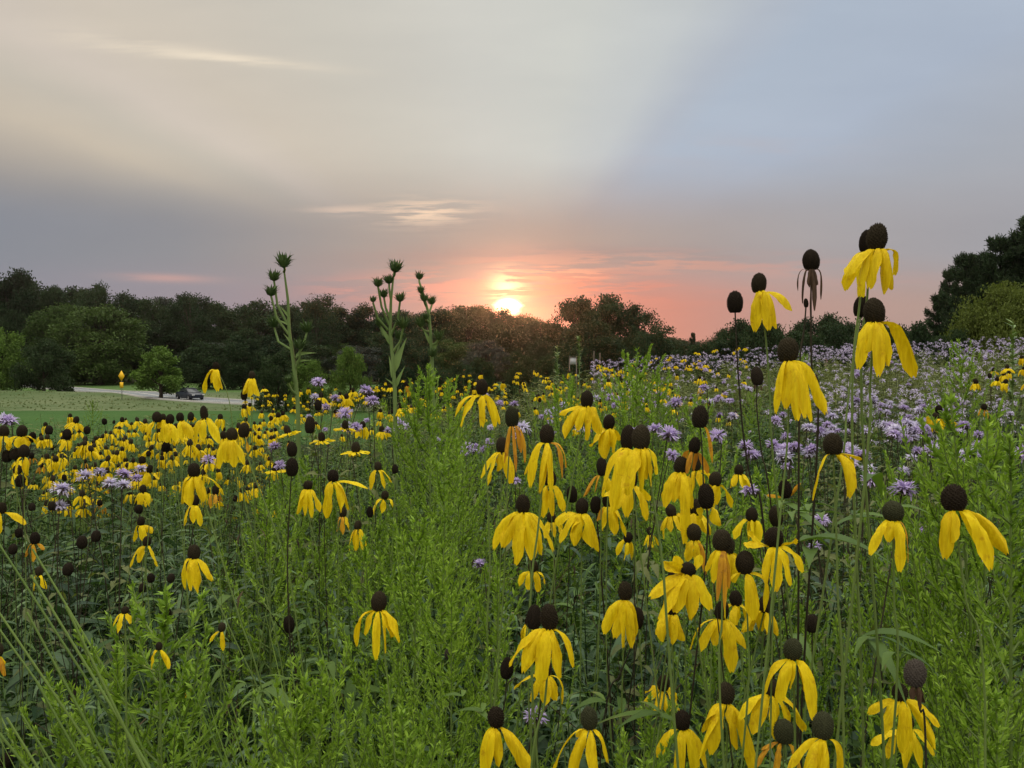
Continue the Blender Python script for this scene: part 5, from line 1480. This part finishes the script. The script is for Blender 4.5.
# ------------------------------------------------------------------ undergrowth
def weed_template(seed, nl, H, L0, ratio, K, fold, up=(.1, .9), droop=(.2, 1.0), z0=.06):
    r = np.random.default_rng(seed); mb = MB(); bx, by = r.normal(0, .06, 2)
    z = np.sort(r.uniform(z0, 1, nl)) * H; a = np.arange(nl) * 2.4 + r.normal(0, .4, nl)
    P = np.stack([bx * (z / H) ** 2, by * (z / H) ** 2, z], -1)
    D = np.stack([np.cos(a), np.sin(a), r.uniform(up[0], up[1], nl)], -1)
    L = L0 * r.uniform(.6, 1.2, nl) * (1.15 - .6 * (z / H) ** 2)
    prof = {4: [.35, 1, .7, .04], 3: [.4, 1, .05], 5: [.3, .9, 1, .6, .03]}[K]
    strips(mb, P, D, np.tile([0, 0, 1.0], (nl, 1)) + r.normal(0, .35, (nl, 3)), L, L * ratio, prof, r.uniform(droop[0], droop[1], nl), fold)
    tube(mb, [(bx * t * t, by * t * t, t * H) for t in (0, .35, .7, 1)], [.0028, .0024, .0018, .001], 3 if K == 3 else 4)
    return mb.arrays()


def scatter(n, d0, d1, umax, power=.5):
    d = (rng.uniform(d0 ** (1 / power), d1 ** (1 / power), n)) ** power
    u_ = rng.uniform(-umax, umax, n); X = u_ * d; Y = d
    return X, Y


def cover(name, templates, n, d0, d1, hr, mat, label, umax=.80, wide=1.0, lean=.12, cap=True, left_end=9.5):
    mb = MB(); X, Y = scatter(n, d0, d1, umax)
    edge = left_end + 7 * sst(-3, 2, X); k = Y < edge; X = X[k]; Y = Y[k]
    for i, (V, Q, MI) in enumerate(templates):
        s = slice(i, None, len(templates)); x_ = X[s]; y_ = Y[s]; m = len(x_)
        h = rng.uniform(hr[0], hr[1], m)
        if cap: h = np.minimum(h, 1.36 - .50 * y_ - ground(x_, y_) + 0 * y_) * (y_ < 1.0) + h * (y_ >= 1.0)
        h = np.minimum(h, np.where(y_ < 1.3, rng.uniform(.62, .92, m), 9))
        ok = h > .12; x_, y_, h = x_[ok], y_[ok], h[ok]; m = len(x_)
        stamp(mb, V, Q, MI, np.stack([x_, y_, ground(x_, y_)], -1), rng.uniform(0, 6.28, m), wide * (.55 + .45 * h), rng.normal(0, lean, (m, 2)), h)
    V, Q, MI = mb.arrays()
    o = link(name, make_mesh(name, V, Q, MI * 0, mat, True))
    return tag(o, label, 'undergrowth', kind='stuff')


T_NEAR = [weed_template(s, 78, 1, .085, .12, 4, .2) for s in range(4)] + [weed_template(10 + s, 34, 1, .12, .22, 5, .18) for s in range(2)] + [weed_template(20 + s, 100, 1, .060, .10, 4, .2) for s in range(2)]
T_MID = [weed_template(30 + s, 60, 1, .085, .15, 3, None, z0=.3) for s in range(4)] + [weed_template(40 + s, 44, 1, .10, .22, 3, None, z0=.3) for s in range(2)]
cover('undergrowth', T_NEAR, 640, .55, 3.2, (.55, 1.06), M['undergrowth'], 'leafy green undergrowth between the flower stems')
cover('meadow_undergrowth', T_MID, 3000, 3.0, 8.0, (.60, .98), M['undergrowth'], 'leafy green growth of the middle meadow')
cover('far_meadow_undergrowth', T_MID, 3600, 7.5, 18, (.65, 1.0), M['far_under'], 'green growth of the far meadow', 0.85, 1.5)


T_BROAD = [weed_template(70 + s, 26, 1, .16, .19, 5, .16, (.2, .9), (.4, 1.2), .3) for s in range(4)]
cover('broad_leaf_growth', T_BROAD, 420, .7, 3.2, (.5, 1.0), M['broad'], 'broad dark leaves low between the flower stems')


def twig_template(seed):
    r = np.random.default_rng(seed); mb = MB()
    tube(mb, [(0, 0, 0), (.02, .01, .5), (0, .03, 1)], [.0022, .0016, .0008], 4)
    for k in range(9):
        z = r.uniform(.4, .95); a = r.uniform(0, 6.28); l = r.uniform(.06, .2)
        e = np.array([math.cos(a) * l, math.sin(a) * l, z + l * r.uniform(.4, 1.3)])
        tube(mb, [(0, .02, z), (e[0] * .5, e[1] * .5 + .01, z * .4 + e[2] * .6), e], [.0011, .0009, .0006], 4)
        strips(mb, [e], [(e[0], e[1], -.04)], [(0, 0, 1)], .03, .007, [.4, 1, .1], .8)
    return mb.arrays()


cover('dry_twigs', [twig_template(s) for s in range(4)], 170, .9, 4.0, (.7, 1.08), M['dry'], 'thin dry branching twigs among the green stems', lean=.1)


T_LANCE = [weed_template(90 + s, 62, 1, .082, .17, 5, .16, (.15, .8), (.3, 1.1), .25) for s in range(4)]
cover('lance_leaf_growth', T_LANCE, 330, .85, 2.8, (.62, 1.0), M['lance'], 'dense lance shaped leaves low between the flower stems', wide=1.1)


# bare pale stalks and grass
def blade_template(seed, n, H, spread):
    r = np.random.default_rng(seed); mb = MB(); a = r.uniform(0, 6.28, n)
    P = np.stack([np.cos(a) * .02, np.sin(a) * .02, 0 * a], -1)
    D = np.stack([np.cos(a) * spread * r.uniform(.3, 1, n), np.sin(a) * spread * r.uniform(.3, 1, n), np.ones(n)], -1)
    strips(mb, P, D, np.stack([-np.cos(a), -np.sin(a), .3 + 0 * a], -1), H * r.uniform(.6, 1.05, n), r.uniform(.003, .0065, n), [.7, 1, .9, .7, .4, .05], r.uniform(.0, .35, n), .15)
    return mb.arrays()


BL = [blade_template(s, 16, 1, .4) for s in range(4)]
cover('meadow_grass', BL, 200, .6, 5, (.55, .98), M['blade'], 'grass blades threaded through the undergrowth', lean=.05)

for i, (x_, y_, d_, ln, lab) in enumerate([(-10, 585, .95, .50, 'tall pale grass tuft leaning right at the left edge'), (30, 668, .85, .42, 'grass tuft at the left edge, in front of the tall one'), (-60, 640, .78, .55, 'coarse grass tuft in the lower left corner')]):
    p = at(x_, y_, d_); g = gz(p.x, p.y); r = np.random.default_rng(500 + i)
    b = MB(); n = 22; a = r.uniform(0, 6.28, n); H = p.z - g
    P = np.stack([np.cos(a) * .035, np.sin(a) * .035, 0 * a], -1)
    D = np.stack([-ln * r.uniform(.55, 1.25, n), np.sin(a) * .12, np.ones(n)], -1)
    strips(b, P, D, np.stack([.3 + 0 * a, -1 + 0 * a, .2 + 0 * a], -1), H * r.uniform(.85, 1.1, n), r.uniform(.004, .008, n), [.7, 1, 1, .9, .7, .4, .05], r.uniform(-.15, .15, n), .15)
    o = empty('grass_tuft', (p.x + ln * H, p.y, g), lab, 'grass')
    b.build('blades', M['blade'], o)
    b = MB()
    for q in range(5):
        e = np.array([-ln * r.uniform(.75, 1.2) * H, r.normal(0, .05), H * r.uniform(.9, 1.08)])
        tube(b, [(0, 0, 0), e * np.array([.35, .5, .5]), e], [.0026, .0022, .0012], 5)
    b.build('stalks', M['blade'], o)

# tall thin stalks in mid distance
for i, (x_, y_, d_, lab) in enumerate([(557, 345, 7.5, 'slim green seed stalk left of the white board'), (579, 337, 7.5, 'slim green seed stalk right of the white board'), (1013, 322, 4.5, 'slim green stalk before the pale olive bush')]):
    p = at(x_, y_, d_); g = gz(p.x, p.y); H = p.z - g; r = np.random.default_rng(700 + i)
    o = empty('seed_stalk', (p.x, p.y, g), lab, 'plant')
    b = MB(); tube(b, [(0, 0, 0), (.01, 0, H * .5), (0, 0, H)], [.008, .006, .003], 5); b.build('stem', M['compass'], o)
    b = MB(); m = 60; z = r.uniform(.72, 1, m) * H; a = r.uniform(0, 6.28, m)
    strips(b, np.stack([0 * a, 0 * a, z], -1), np.stack([np.cos(a), np.sin(a), r.uniform(.4, 1.2, m)], -1), np.tile([0, 0, 1.], (m, 1)), r.uniform(.03, .06, m), .022, [.6, 1, .3], .2)
    b.build('spike', M['compass'], o)
